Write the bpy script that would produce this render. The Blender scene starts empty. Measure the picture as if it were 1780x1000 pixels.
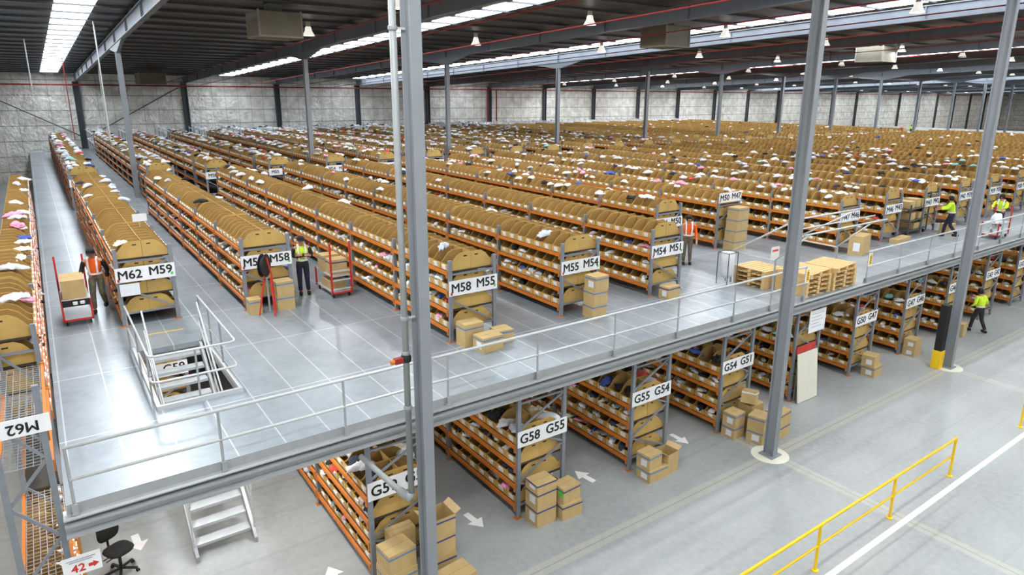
import bpy, math, random
import numpy as np
from mathutils import Vector, Matrix

random.seed(7)
R = math.radians
SC = bpy.context.scene
COL = SC.collection

# ------------------------------------------------------------------ camera
RT = Vector((0.81112951, -0.58482164, 0.00724978))
UP = Vector((0.14410439, 0.21185109, 0.96661939))
FW = Vector((0.56683581, 0.78300879, -0.25611403))
CAMZ = 8.75
cd = bpy.data.cameras.new('camera')
cam = bpy.data.objects.new('camera', cd)
COL.objects.link(cam)
m3 = Matrix((RT, UP, -FW)).transposed()
cam.matrix_world = Matrix.Translation((0, 0, CAMZ)) @ m3.to_4x4()
cd.sensor_width = 36
cd.lens = 1165.0 / 1780 * 36
cd.shift_x = -(911 - 890) / 1780
cd.shift_y = -(500 - 473.2) / 1780
cd.clip_end = 600
SC.camera = cam

# ------------------------------------------------------------------ light, view
w = bpy.data.worlds.new('world')
SC.world = w
w.use_nodes = True
w.node_tree.nodes['Background'].inputs[0].default_value = (0.8, 0.9, 1, 1)
w.node_tree.nodes['Background'].inputs[1].default_value = 0.3
LAMP_W = 285.0        # each high bay lamp
SKY_E = 12.0           # daylight through the skylight strips
SC.view_settings.view_transform = 'Standard'
SC.view_settings.look = 'None'
SC.view_settings.gamma = 1
SC.view_settings.use_curve_mapping = False
SC.view_settings.exposure = 0.0

H = 3.15               # mezzanine deck
ROOF0, SLOPE = 11.1, 0.0375


def rafter_z(y): return ROOF0 + (42 - y) * SLOPE
def roof_z(y): return rafter_z(y) + 0.85


# ------------------------------------------------------------------ materials
def mat(name, col, rough=0.6, metal=0.0, var=0.12, scale=6.0, bump=0.0, bscale=40.0, stretch=(1, 1, 1), emit=0.0, alpha=None):
    m = bpy.data.materials.new(name)
    m.use_nodes = True
    nt = m.node_tree
    b = nt.nodes['Principled BSDF']
    b.inputs['Roughness'].default_value = rough
    b.inputs['Metallic'].default_value = metal
    tc = nt.nodes.new('ShaderNodeTexCoord')
    mp = nt.nodes.new('ShaderNodeMapping')
    mp.inputs['Scale'].default_value = stretch
    nt.links.new(tc.outputs['Object'], mp.inputs['Vector'])
    n = nt.nodes.new('ShaderNodeTexNoise')
    n.inputs['Scale'].default_value = scale
    n.inputs['Detail'].default_value = 4
    nt.links.new(mp.outputs['Vector'], n.inputs['Vector'])
    r = nt.nodes.new('ShaderNodeValToRGB')
    lo = [max(0, c * (1 - var)) for c in col]
    hi = [min(1, c * (1 + var)) for c in col]
    r.color_ramp.elements[0].position = 0.3
    r.color_ramp.elements[1].position = 0.7
    r.color_ramp.elements[0].color = (*lo, 1)
    r.color_ramp.elements[1].color = (*hi, 1)
    nt.links.new(n.outputs['Fac'], r.inputs['Fac'])
    nt.links.new(r.outputs['Color'], b.inputs['Base Color'])
    if bump:
        n2 = nt.nodes.new('ShaderNodeTexNoise')
        n2.inputs['Scale'].default_value = bscale
        nt.links.new(mp.outputs['Vector'], n2.inputs['Vector'])
        bp = nt.nodes.new('ShaderNodeBump')
        bp.inputs['Strength'].default_value = bump
        bp.inputs['Distance'].default_value = 0.02
        nt.links.new(n2.outputs['Fac'], bp.inputs['Height'])
        nt.links.new(bp.outputs['Normal'], b.inputs['Normal'])
    if emit:
        b.inputs['Emission Color'].default_value = (*col, 1)
        b.inputs['Emission Strength'].default_value = emit
    return m


def srgb(r, g, b):
    f = lambda c: c / 12.92 if c <= 0.04045 else ((c + 0.055) / 1.055) ** 2.4
    return (f(r / 255), f(g / 255), f(b / 255))


M = {}
M['galv'] = mat('galvanised steel', srgb(168, 171, 173), 0.42, 0.25, 0.05, 9)
M['galvlight'] = mat('bright galvanised rail', srgb(200, 204, 206), 0.4, 0.2, 0.04, 9)
M['post'] = mat('grey upright paint', srgb(128, 134, 142), 0.5, 0.1, 0.08, 7)
M['orange'] = mat('orange beam paint', srgb(206, 116, 30), 0.5, 0, 0.1, 8)
M['shelf'] = mat('dark shelf panel', srgb(58, 54, 50), 0.8, 0, 0.15, 5)
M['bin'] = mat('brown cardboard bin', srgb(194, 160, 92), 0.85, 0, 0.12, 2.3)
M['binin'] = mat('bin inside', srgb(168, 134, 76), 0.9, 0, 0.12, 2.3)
M['card'] = mat('carton cardboard', srgb(192, 165, 114), 0.85, 0, 0.08, 4)
M['cardlight'] = mat('carton top', srgb(214, 186, 138), 0.85, 0, 0.08, 4)
M['slot'] = mat('hand hole dark', srgb(58, 40, 20), 0.9)
M['white'] = mat('white card', srgb(236, 237, 240), 0.6, 0, 0.03, 5)
M['paper'] = mat('paper sheet', srgb(226, 230, 236), 0.7, 0, 0.05, 12)
M['black'] = mat('black print', srgb(22, 22, 24), 0.6, 0, 0.1)
M['blue'] = mat('blue packing tape', srgb(92, 128, 170), 0.4, 0, 0.1)
M['navyt'] = mat('dark blue packing tape', srgb(60, 70, 120), 0.4, 0, 0.1)
M['red'] = mat('red trolley paint', srgb(196, 44, 36), 0.45, 0, 0.1)
M['redpipe'] = mat('red pipe paint', srgb(150, 40, 34), 0.5, 0, 0.1)
M['yellow'] = mat('yellow barrier paint', srgb(250, 205, 20), 0.45, 0, 0.05, 3)
M['line'] = mat('white floor paint', srgb(240, 240, 238), 0.7, 0, 0.04, 3)
M['yline'] = mat('worn yellow floor paint', srgb(226, 190, 90), 0.7, 0, 0.15, 9)
M['column'] = mat('grey column paint', srgb(138, 143, 148), 0.5, 0, 0.05, 2)
M['rafter'] = mat('grey rafter paint', srgb(104, 110, 118), 0.5, 0, 0.08, 2)
M['purlin'] = mat('dark purlin', srgb(72, 74, 78), 0.6, 0.1, 0.15, 3)
M['windcol'] = mat('dark wall column', srgb(62, 66, 72), 0.6, 0, 0.1, 3)
M['pipe'] = mat('pale grey drain pipe', srgb(150, 154, 154), 0.4, 0, 0.04, 3)
M['rubber'] = mat('black rubber', srgb(26, 26, 28), 0.6, 0, 0.15)
M['chair'] = mat('black chair fabric', srgb(24, 23, 24), 0.85, 0, 0.25, 20, 0.3, 90)
M['wood'] = mat('pallet pine', srgb(214, 182, 126), 0.8, 0, 0.15, 7, 0.2, 30, (1, 6, 6))
M['ply'] = mat('plywood', srgb(190, 140, 78), 0.8, 0, 0.15, 7)
M['cream'] = mat('cream board', srgb(222, 220, 204), 0.7, 0, 0.03, 3)
M['unit'] = mat('beige cooler cabinet', srgb(126, 122, 108), 0.6, 0, 0.08, 2)
M['unitl'] = mat('cooler frame', srgb(150, 146, 132), 0.6, 0, 0.05, 2)
M['darkmetal'] = mat('dark grey steel', srgb(84, 86, 90), 0.5, 0.2, 0.12, 6)
M['skin'] = mat('skin', srgb(190, 138, 110), 0.6, 0, 0.05, 8)
M['hivis'] = mat('yellow hi-vis cloth', srgb(205, 240, 50), 0.75, 0, 0.08, 9, 0.4, 14)
M['hiorange'] = mat('orange hi-vis cloth', srgb(245, 98, 28), 0.75, 0, 0.08, 9, 0.4, 14)
M['stripe'] = mat('reflective stripe', srgb(236, 238, 236), 0.4, 0, 0.04, 9)
M['navy'] = mat('navy trousers', srgb(36, 40, 58), 0.85, 0, 0.2, 10, 0.4, 14)
M['dark'] = mat('charcoal trousers', srgb(42, 42, 46), 0.85, 0, 0.2, 10, 0.4, 14)
M['khaki'] = mat('khaki trousers', srgb(104, 98, 80), 0.85, 0, 0.3, 12, 0.4, 14)
M['blackcloth'] = mat('black shirt', srgb(26, 26, 28), 0.85, 0, 0.2, 10, 0.4, 14)
M['hair'] = mat('dark hair', srgb(26, 22, 20), 0.7, 0, 0.2, 30)
M['pink'] = mat('pink cloth', srgb(238, 150, 176), 0.85, 0, 0.15, 8)
M['lamp'] = mat('lamp lens', (1, 0.97, 0.9), 0.4, 0, 0.0, 1, emit=7.0)
M['lampshell'] = mat('white lamp reflector', srgb(226, 224, 214), 0.35, 0, 0.04, 3, emit=1.0)
M['housing'] = mat('lamp housing', srgb(190, 190, 184), 0.45, 0.2, 0.06, 3)
M['skylight'] = mat('skylight panel', (0.86, 0.93, 1.0), 0.5, 0, 0.0, 1, emit=SKY_E)
M['mark_red'] = mat('red sticker', srgb(214, 60, 40), 0.6)
M['mark_green'] = mat('green sticker', srgb(80, 200, 70), 0.6)
M['signyellow'] = mat('yellow warning plate', srgb(244, 196, 50), 0.5, 0, 0.05)
CLOTH = {
    'white': mat('white garment', srgb(238, 238, 242), 0.9, 0, 0.05, 14, 0.5, 26),
    'pale grey': mat('pale grey garment', srgb(200, 204, 214), 0.9, 0, 0.14, 14, 0.5, 26),
    'black': mat('black garment', srgb(30, 30, 34), 0.9, 0, 0.3, 14, 0.5, 26),
    'pink': mat('pink garment', srgb(240, 158, 186), 0.9, 0, 0.2, 14, 0.5, 26),
    'blue': mat('blue garment', srgb(72, 92, 168), 0.9, 0, 0.25, 14, 0.5, 26),
    'teal': mat('teal garment', srgb(150, 208, 206), 0.9, 0, 0.2, 14, 0.5, 26),
    'navy': mat('navy garment', srgb(52, 56, 78), 0.9, 0, 0.25, 14, 0.5, 26),
    'red': mat('red garment', srgb(214, 70, 60), 0.9, 0, 0.2, 14, 0.5, 26),
    'cream': mat('cream garment', srgb(232, 220, 198), 0.9, 0, 0.1, 14, 0.5, 26),
}
CN = list(CLOTH)


def node_mat(name):
    m = bpy.data.materials.new(name)
    m.use_nodes = True
    nt = m.node_tree
    return m, nt, nt.nodes['Principled BSDF']


def N(nt, kind, **kw):
    n = nt.nodes.new(kind)
    for k, v in kw.items():
        setattr(n, k, v)
    return n


def math_n(nt, op, a, b=None, c=None):
    n = N(nt, 'ShaderNodeMath', operation=op)
    for i, x in enumerate((a, b, c)):
        if x is None: continue
        if isinstance(x, (int, float)): n.inputs[i].default_value = x
        else: nt.links.new(x, n.inputs[i])
    return n.outputs[0]


def line_mask(nt, coord, at, period, half):
    """1 on a line of half width `half` every `period` from `at` along one coordinate"""
    s = math_n(nt, 'SUBTRACT', coord, at - period / 2)
    d = math_n(nt, 'MODULO', math_n(nt, 'ADD', s, period * 1000), period)
    d = math_n(nt, 'ABSOLUTE', math_n(nt, 'SUBTRACT', d, period / 2))
    return math_n(nt, 'LESS_THAN', d, half)


def mixc(nt, fac, a, b):
    n = N(nt, 'ShaderNodeMix', data_type='RGBA')
    nt.links.new(fac, n.inputs[0]) if not isinstance(fac, (int, float)) else setattr(n.inputs[0], 'default_value', fac)
    for x, i in ((a, 6), (b, 7)):
        if isinstance(x, tuple): n.inputs[i].default_value = (*x, 1)
        else: nt.links.new(x, n.inputs[i])
    return n.outputs[2]


def noise(nt, vec, scale, detail=4, lo=0.35, hi=0.65):
    n = N(nt, 'ShaderNodeTexNoise')
    n.inputs['Scale'].default_value = scale
    n.inputs['Detail'].default_value = detail
    nt.links.new(vec, n.inputs['Vector'])
    mr = N(nt, 'ShaderNodeMapRange')
    mr.inputs[1].default_value = lo
    mr.inputs[2].default_value = hi
    nt.links.new(n.outputs['Fac'], mr.inputs[0])
    return mr.outputs[0]


def mapping(nt, sc):
    tc = N(nt, 'ShaderNodeTexCoord')
    mp = N(nt, 'ShaderNodeMapping')
    mp.inputs['Scale'].default_value = sc
    nt.links.new(tc.outputs['Object'], mp.inputs['Vector'])
    return mp.outputs['Vector']


def sep(nt):
    tc = N(nt, 'ShaderNodeTexCoord')
    s = N(nt, 'ShaderNodeSeparateXYZ')
    nt.links.new(tc.outputs['Object'], s.inputs[0])
    return s.outputs[0], s.outputs[1], s.outputs[2]


def floor_material():
    m, nt, b = node_mat('polished concrete floor')
    v = mapping(nt, (1, 1, 1))
    x, y, z = sep(nt)
    c = mixc(nt, noise(nt, v, 0.28), srgb(146, 151, 151), srgb(170, 175, 175))
    c = mixc(nt, math_n(nt, 'MULTIPLY', noise(nt, mapping(nt, (0.25, 1.6, 1)), 0.6), 0.45), c, srgb(140, 143, 143))
    c = mixc(nt, math_n(nt, 'MULTIPLY', noise(nt, v, 7, 6), 0.25), c, srgb(186, 188, 186))
    # tyre streaks running along x
    st = noise(nt, mapping(nt, (0.06, 3.2, 1)), 1.0, 2, 0.6, 0.72)
    c = mixc(nt, math_n(nt, 'MULTIPLY', st, 0.35), c, srgb(120, 122, 122))
    # yellowed slab joints
    for co, at, per in ((y, 8.6, 11.13), (x, 14.0, 9.75)):
        wide = line_mask(nt, co, at, per, 0.16)
        c = mixc(nt, math_n(nt, 'MULTIPLY', wide, 0.3), c, srgb(204, 200, 176))
        thin = line_mask(nt, co, at, per, 0.014)
        c = mixc(nt, math_n(nt, 'MULTIPLY', thin, 0.4), c, srgb(96, 94, 84))
    nt.links.new(c, b.inputs['Base Color'])
    b.inputs['Roughness'].default_value = 0.38
    return m


def deck_material():
    m, nt, b = node_mat('ribbed mezzanine deck')
    v = mapping(nt, (1, 1, 1))
    x, y, z = sep(nt)
    c = mixc(nt, noise(nt, v, 0.7), srgb(142, 152, 160), srgb(168, 178, 185))
    c = mixc(nt, math_n(nt, 'MULTIPLY', noise(nt, v, 5), 0.3), c, srgb(190, 196, 200))
    # fine ribs
    rib = line_mask(nt, y, 0.0, 0.06, 0.014)
    c = mixc(nt, math_n(nt, 'MULTIPLY', rib, 0.25), c, srgb(120, 126, 132))
    seam = line_mask(nt, x, 0.47, 0.74, 0.012)
    c = mixc(nt, math_n(nt, 'MULTIPLY', seam, 0.75), c, srgb(216, 220, 224))
    seam = line_mask(nt, y, 12.49, 2.95, 0.016)
    c = mixc(nt, math_n(nt, 'MULTIPLY', seam, 0.8), c, srgb(220, 224, 226))
    nt.links.new(c, b.inputs['Base Color'])
    b.inputs['Roughness'].default_value = 0.33
    b.inputs['Metallic'].default_value = 0.3
    bp = N(nt, 'ShaderNodeBump')
    bp.inputs['Strength'].default_value = 0.15
    bp.inputs['Distance'].default_value = 0.004
    nt.links.new(rib, bp.inputs['Height'])
    nt.links.new(bp.outputs['Normal'], b.inputs['Normal'])
    return m


def foil_material():
    m, nt, b = node_mat('silver insulation foil wall')
    v = mapping(nt, (1, 1, 1))
    x, y, z = sep(nt)
    h = math_n(nt, 'ADD', x, y)
    c = mixc(nt, noise(nt, v, 1.3, 8), srgb(214, 209, 200), srgb(250, 247, 240))
    s = line_mask(nt, h, 0.2, 1.35, 0.03)
    c = mixc(nt, math_n(nt, 'MULTIPLY', s, 0.4), c, srgb(120, 118, 114))
    s = line_mask(nt, z, 6.9, 1.45, 0.045)
    c = mixc(nt, math_n(nt, 'MULTIPLY', s, 0.6), c, srgb(96, 98, 100))
    nt.links.new(c, b.inputs['Base Color'])
    b.inputs['Metallic'].default_value = 0.25
    b.inputs['Roughness'].default_value = 0.38
    n = N(nt, 'ShaderNodeTexNoise')
    n.inputs['Scale'].default_value = 3.0
    n.inputs['Detail'].default_value = 6
    nt.links.new(v, n.inputs['Vector'])
    bp = N(nt, 'ShaderNodeBump')
    bp.inputs['Strength'].default_value = 0.9
    bp.inputs['Distance'].default_value = 0.25
    nt.links.new(n.outputs['Fac'], bp.inputs['Height'])
    nt.links.new(bp.outputs['Normal'], b.inputs['Normal'])
    return m


def roof_material():
    m, nt, b = node_mat('foil faced roof sheet')
    v = mapping(nt, (0.05, 1.2, 1))
    c = mixc(nt, noise(nt, v, 1.0, 5), srgb(62, 66, 68), srgb(84, 88, 92))
    nt.links.new(c, b.inputs['Base Color'])
    b.inputs['Metallic'].default_value = 0.4
    b.inputs['Roughness'].default_value = 0.4
    n = N(nt, 'ShaderNodeTexNoise')
    n.inputs['Scale'].default_value = 1.0
    n.inputs['Detail'].default_value = 3
    nt.links.new(mapping(nt, (0.15, 1.6, 1)), n.inputs['Vector'])
    bp = N(nt, 'ShaderNodeBump')
    bp.inputs['Strength'].default_value = 0.35
    bp.inputs['Distance'].default_value = 0.3
    nt.links.new(n.outputs['Fac'], bp.inputs['Height'])
    nt.links.new(bp.outputs['Normal'], b.inputs['Normal'])
    return m


M['floor'] = floor_material()
M['deck'] = deck_material()
M['foil'] = foil_material()
M['roof'] = roof_material()


# ------------------------------------------------------------------ mesh helpers
class MB:
    def __init__(s): s.v, s.f, s.m = [], [], []

    def add(s, vs, fs, mi=0):
        o = len(s.v)
        s.v += [tuple(p) for p in vs]
        s.f += [tuple(i + o for i in f) for f in fs]
        s.m += [mi] * len(fs)
        return s

    def box(s, x0, y0, z0, x1, y1, z1, mi=0):
        v = [(x0, y0, z0), (x1, y0, z0), (x1, y1, z0), (x0, y1, z0), (x0, y0, z1), (x1, y0, z1), (x1, y1, z1), (x0, y1, z1)]
        return s.add(v, [(3, 2, 1, 0), (4, 5, 6, 7), (0, 1, 5, 4), (1, 2, 6, 5), (2, 3, 7, 6), (3, 0, 4, 7)], mi)

    def bar(s, p, q, w, h, mi=0, up=(0, 0, 1)):
        p, q = Vector(p), Vector(q)
        d = (q - p).normalized()
        u = Vector(up)
        if abs(d.dot(u)) > 0.98: u = Vector((0, 1, 0))
        a = d.cross(u).normalized() * w / 2
        b = a.cross(d).normalized() * h / 2
        v = [p - a - b, p + a - b, p + a + b, p - a + b, q - a - b, q + a - b, q + a + b, q - a + b]
        return s.add(v, [(3, 2, 1, 0), (4, 5, 6, 7), (0, 1, 5, 4), (1, 2, 6, 5), (2, 3, 7, 6), (3, 0, 4, 7)], mi)

    def tube(s, path, r, n=8, mi=0, caps=True):
        path = [Vector(p) for p in path]
        rs = r if isinstance(r, (list, tuple)) else [r] * len(path)
        rings = []
        up = None
        for i, p in enumerate(path):
            d = (path[min(i + 1, len(path) - 1)] - path[max(i - 1, 0)]).normalized()
            if up is None:
                up = Vector((0, 0, 1)) if abs(d.z) < 0.9 else Vector((0, 1, 0))
            a = d.cross(up).normalized()
            up = a.cross(d).normalized()
            rings.append([p + (a * math.cos(2 * math.pi * k / n) + up * math.sin(2 * math.pi * k / n)) * rs[i] for k in range(n)])
        vs = [v for ring in rings for v in ring]
        fs = []
        for i in range(len(path) - 1):
            for k in range(n):
                k2 = (k + 1) % n
                fs.append((i * n + k, i * n + k2, (i + 1) * n + k2, (i + 1) * n + k))
        if caps:
            fs.append(tuple(range(n - 1, -1, -1)))
            fs.append(tuple((len(path) - 1) * n + k for k in range(n)))
        return s.add(vs, fs, mi)

    def lathe(s, prof, c=(0, 0, 0), n=16, mi=0):
        vs, fs = [], []
        for r, z in prof:
            for k in range(n):
                a = 2 * math.pi * k / n
                vs.append((c[0] + r * math.cos(a), c[1] + r * math.sin(a), c[2] + z))
        for i in range(len(prof) - 1):
            for k in range(n):
                k2 = (k + 1) % n
                fs.append((i * n + k, i * n + k2, (i + 1) * n + k2, (i + 1) * n + k))
        fs.append(tuple(range(n - 1, -1, -1)))
        fs.append(tuple((len(prof) - 1) * n + k for k in range(n)))
        return s.add(vs, fs, mi)

    def prism(s, poly, axis, a, b, mi=0):
        """poly in the two other axes, swept from a to b"""
        def P(u, v, t):
            return (t, u, v) if axis == 'x' else (u, t, v) if axis == 'y' else (u, v, t)
        n = len(poly)
        vs = [P(u, v, a) for u, v in poly] + [P(u, v, b) for u, v in poly]
        fs = [(i, (i + 1) % n, n + (i + 1) % n, n + i) for i in range(n)]
        fs += [tuple(range(n - 1, -1, -1)), tuple(range(n, 2 * n))]
        return s.add(vs, fs, mi)

    def mesh(s, name, mats):
        me = bpy.data.meshes.new(name)
        me.from_pydata(s.v, [], s.f)
        for m in mats: me.materials.append(M[m] if isinstance(m, str) else m)
        me.polygons.foreach_set('material_index', s.m)
        me.update()
        return me

    def build(s, name, mats, parent=None, loc=(0, 0, 0), smooth=False, bevel=0):
        if not isinstance(mats, (list, tuple)): mats = [mats]
        me = s.mesh(name, mats)
        if smooth:
            me.polygons.foreach_set('use_smooth', [True] * len(me.polygons))
        return link(name, me, parent, loc, bevel=bevel)


def link(name, me, parent=None, loc=(0, 0, 0), rotz=0.0, bevel=0):
    o = bpy.data.objects.new(name, me)
    COL.objects.link(o)
    o.location = loc
    o.rotation_euler = (0, 0, rotz)
    if parent: o.parent = parent
    if bevel:
        bv = o.modifiers.new('bevel', 'BEVEL')
        bv.width = bevel
        bv.segments = 2
        bv.limit_method = 'ANGLE'
    return o


USED = {}


def tag(o, label, cat, group=None, kind=None):
    k = label.lower()
    if k in USED: print('DUPLICATE LABEL', label)
    USED[k] = 1
    o['label'] = label
    o['category'] = cat
    if group: o['group'] = group
    if kind: o['kind'] = kind
    return o


def thing(name, label, cat, loc=(0, 0, 0), rotz=0.0, group=None):
    o = bpy.data.objects.new(name, None)
    o.empty_display_size = 0.2
    COL.objects.link(o)
    o.location = loc
    o.rotation_euler = (0, 0, rotz)
    return tag(o, label, cat, group)


def struct(o):
    o['kind'] = 'structure'
    return o


def mass(name, tmpl, places, mats, kind='stuff'):
    """one mesh out of many placed copies; tmpl = list of (verts, faces, matidx); places = (template no, x, y, z, rot, scale, material shift)"""
    Vs, loops, starts, tot, mi = [], [], [], [], []
    off = 0
    lo = 0
    T = []
    for v, f, m in tmpl:
        T.append((np.array(v, float), np.concatenate([np.array(q) for q in f]), np.array([len(q) for q in f]), np.array(m)))
    for t, x, y, z, r, s, dm in places:
        v, fl, fn, fm = T[t]
        c, sn = math.cos(r), math.sin(r)
        q = np.empty_like(v)
        q[:, 0] = (v[:, 0] * c - v[:, 1] * sn) * s + x
        q[:, 1] = (v[:, 0] * sn + v[:, 1] * c) * s + y
        q[:, 2] = v[:, 2] * s + z
        Vs.append(q)
        loops.append(fl + off)
        off += len(v)
        tot.append(fn)
        mi.append(fm + dm)
    V = np.concatenate(Vs)
    L = np.concatenate(loops).astype(np.int32)
    NT = np.concatenate(tot).astype(np.int32)
    ST = np.concatenate([[0], np.cumsum(NT)[:-1]]).astype(np.int32)
    me = bpy.data.meshes.new(name)
    me.vertices.add(len(V))
    me.vertices.foreach_set('co', V.astype(np.float32).ravel())
    me.loops.add(len(L))
    me.loops.foreach_set('vertex_index', L)
    me.polygons.add(len(NT))
    me.polygons.foreach_set('loop_start', ST)
    me.polygons.foreach_set('loop_total', NT)
    for m in mats: me.materials.append(M[m] if isinstance(m, str) else m)
    me.polygons.foreach_set('material_index', np.concatenate(mi).astype(np.int32))
    me.update(calc_edges=True)
    o = link(name, me)
    if kind: o['kind'] = kind
    return o


def ordinal(n):
    return ['first', 'second', 'third', 'fourth', 'fifth', 'sixth', 'seventh', 'eighth', 'ninth', 'tenth', 'eleventh', 'twelfth'][n] if n < 12 else \
        '%d%s' % (n + 1, {1: 'st', 2: 'nd', 3: 'rd'}.get((n + 1) % 10, 'th') if (n + 1) % 100 not in (11, 12, 13) else 'th')


# ------------------------------------------------------------------ the building shell
X0, X1, Y0, Y1 = -6.0, 232.0, -14.0, 82.0
struct(MB().box(X0, Y0, -0.2, X1, Y1, 0).build('floor', 'floor'))
mb = MB()
mb.prism([(Y0, roof_z(Y0)), (Y1, roof_z(Y1)), (Y1, roof_z(Y1) + 0.1), (Y0, roof_z(Y0) + 0.1)], 'x', X0, X1)
struct(mb.build('ceiling', 'roof'))
struct(MB().box(X0, Y1, 0, X1, Y1 + 0.2, 10.6).build('wall_far', 'foil'))
struct(MB().box(X0 - 0.2, Y0, 0, X0, Y1, 14).build('wall_left', 'foil'))
struct(MB().box(X1, Y0, 0, X1 + 0.2, Y1, 14).build('wall_right', 'foil'))
struct(MB().box(X0, Y0 - 0.2, 0, X1, Y0, 14).build('wall_near', 'foil'))

# roof: rafters over the column lines, purlins across, skylight strips
GX = [4.25 + 9.75 * k for k in range(-1, 23)]


def rafter_mesh():
    b = MB()
    h, fw = 0.62, 0.24
    for (y0, y1) in ((Y0, Y1),):
        def sl(z0, z1, x0, x1):
            b.prism([(y0, rafter_z(y0) + z0), (y1, rafter_z(y1) + z0), (y1, rafter_z(y1) + z1), (y0, rafter_z(y0) + z1)], 'x', x0, x1)
        sl(0.06, h, -0.02, 0.02)
        sl(0.02, 0.06, -fw / 2, fw / 2)
        sl(h, h + 0.04, -fw / 2, fw / 2)
    for yc in (8.6, 42.0):                 # haunches at the columns
        z = rafter_z(yc)
        for s in (-1, 1):
            b.prism([(yc, z + 0.05), (yc + s * 3.2, rafter_z(yc + s * 3.2) + 0.04), (yc + s * 0.4, z - 0.38), (yc, z - 0.4)], 'x', -0.08, 0.08)
    for i in range(18):                    # web stiffeners
        y = Y0 + 3 + i * 5.3
        b.box(-0.11, y, rafter_z(y) + 0.05, 0.11, y + 0.03, rafter_z(y) + h)
    return b.mesh('roof_beam', ['rafter'])


rm = rafter_mesh()
for x in GX: struct(link('roof_beam', rm, None, (x, 0, 0)))
pm = MB().prism([(-0.05, 0.1), (0.05, 0.1), (0.05, 0.115), (0.01, 0.115), (0.01, 0.185), (0.05, 0.185), (0.05, 0.2), (-0.05, 0.2)], 'x', X0, X1).mesh('roof_purlin_beam', ['purlin'])
y = Y0 + 0.5
while y < Y1:
    struct(link('roof_purlin_beam', pm, None, (0, y, rafter_z(y) + 0.66)))
    y += 2.4
SKYX = [2.2, 18.0, 33.0, 48.5, 64.0, 79.5, 95.0, 110.5, 126.0, 141.5, 157.0, 172.5, 188.0]
for i, x in enumerate(SKYX):
    hw = 0.7
    o = MB().prism([(Y0 + 1, roof_z(Y0 + 1) - 0.02), (Y1 - 2, roof_z(Y1 - 2) - 0.02), (Y1 - 2, roof_z(Y1 - 2) - 0.005), (Y0 + 1, roof_z(Y0 + 1) - 0.005)], 'x', x - hw, x + hw).build('window_%d' % (i + 1), 'skylight')
    struct(o)

# columns
def column_mesh(h, pad=0.0):
    b = MB()
    w, d = 0.25, 0.25
    b.box(-0.012, -d / 2, 0, 0.012, d / 2, h)
    for s in (-1, 1):
        b.box(-w / 2, s * d / 2 - 0.012, 0, w / 2, s * d / 2 + 0.012, h)
    b.box(-0.2, -0.2, 0, 0.2, 0.2, 0.03)
    return b.mesh('steel_column', ['column'])


for k, (x, label) in enumerate(((4.35, 'grey steel column beside the pale drain pipe at the mezzanine edge'),
                                (13.97, 'grey steel column on a round patch beside the taped cartons'),
                                (23.85, 'grey steel column with black and yellow guard at its foot'),
                                (33.5, 'grey steel column outside the frame at the far end of the walkway'))):
    if k == 3: continue
    t = thing('steel_column', label, 'column', (x, 8.65, 0), 0, 'columns along the mezzanine edge')
    h = rafter_z(8.65)
    b = MB()
    b.box(-0.012, -0.126, 0.02, 0.012, 0.126, h)
    for s in (-1, 1): b.box(-0.085, s * 0.133 - 0.012, 0.02, 0.085, s * 0.133 + 0.012, h)
    b.build('shaft', 'column', t)
    b = MB()
    b.box(-0.2, -0.2, 0, 0.2, 0.2, 0.035)
    b.build('base_plate', 'column', t)
    p = MB()
    p.lathe([(0.46, 0.0), (0.46, 0.006)], (x, 8.65, 0), 28)
    tag(p.build('floor_patch', M['cream']), 'round pale grout patch in the floor under the %s column' % ordinal(k), 'floor patch', 'grout patches under columns')
cm = {}
for k, x in enumerate(GX[1:16]):
    hh = rafter_z(42.0) - 0.35
    o = link('steel_column', column_mesh(hh), None, (x, 42.0, 0))
    tag(o, 'slim grey steel column between racks, %s of the mid-hall row from the foil corner' % ordinal(k), 'column', 'mid hall columns')
wm = MB()
for s in (-1, 1): wm.box(s * 0.22 - 0.05, -0.35, 0, s * 0.22 + 0.05, 0, 9.7)
wm.box(-0.22, -0.2, 0, 0.22, -0.16, 9.7)
wm = wm.mesh('wall_column', ['windcol'])
for k, x in enumerate(GX): struct(link('wall_column', wm, None, (x, Y1, 0)))

# sprinkler pipes
b = MB().tube([(X0, 81.2, 9.35), (X1, 81.2, 9.45)], 0.075, 8)
tag(b.build('sprinkler_main', 'redpipe'), 'long red sprinkler main running along the top of the far foil wall', 'pipe')
t = thing('fire_riser', 'pair of red riser pipes beside a wall column on the far wall', 'pipe', (53, 81.2, 0))
for dx in (-0.75, 0.75): MB().tube([(dx, 0, 0), (dx, 0, 9.4)], 0.1, 8).build('pipe', 'redpipe', t)
for k, x in enumerate((11.6, 15.5, 20.0, 25.2, 30.2, 35.2, 40.0, 45.0, 52.0, 56.0)):
    z = -0.15
    b = MB().tube([(x, Y0 + 1, rafter_z(Y0 + 1) + z), (x, 80.8, rafter_z(80.8) + z)], 0.027, 6)
    tag(b.build('sprinkler_pipe', 'redpipe'), 'thin red sprinkler pipe under the roof, %s from the foil corner' % ordinal(k), 'pipe', 'roof sprinkler pipes')
for k, (x, y, z0) in enumerate(((3.2, 40.0, 6.3), (0.43, 50, 9.0), (4.7, 60, 5.3))):
    b = MB().tube([(x, y, z0), (x, y, roof_z(y) + 0.03)], 0.035, 6)
    tag(b.build('drop_pipe', 'galvlight'), 'thin white vertical pipe hanging from the roof, %s one near the foil corner' % ordinal(k), 'pipe')
tag(MB().tube([(2.6, 61, 5.2), (2.6, 61, roof_z(61) + 0.03)], 0.03, 6).build('drop_pipe', 'redpipe'), 'thin dull red vertical pipe in front of the foil wall', 'pipe')
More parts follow.
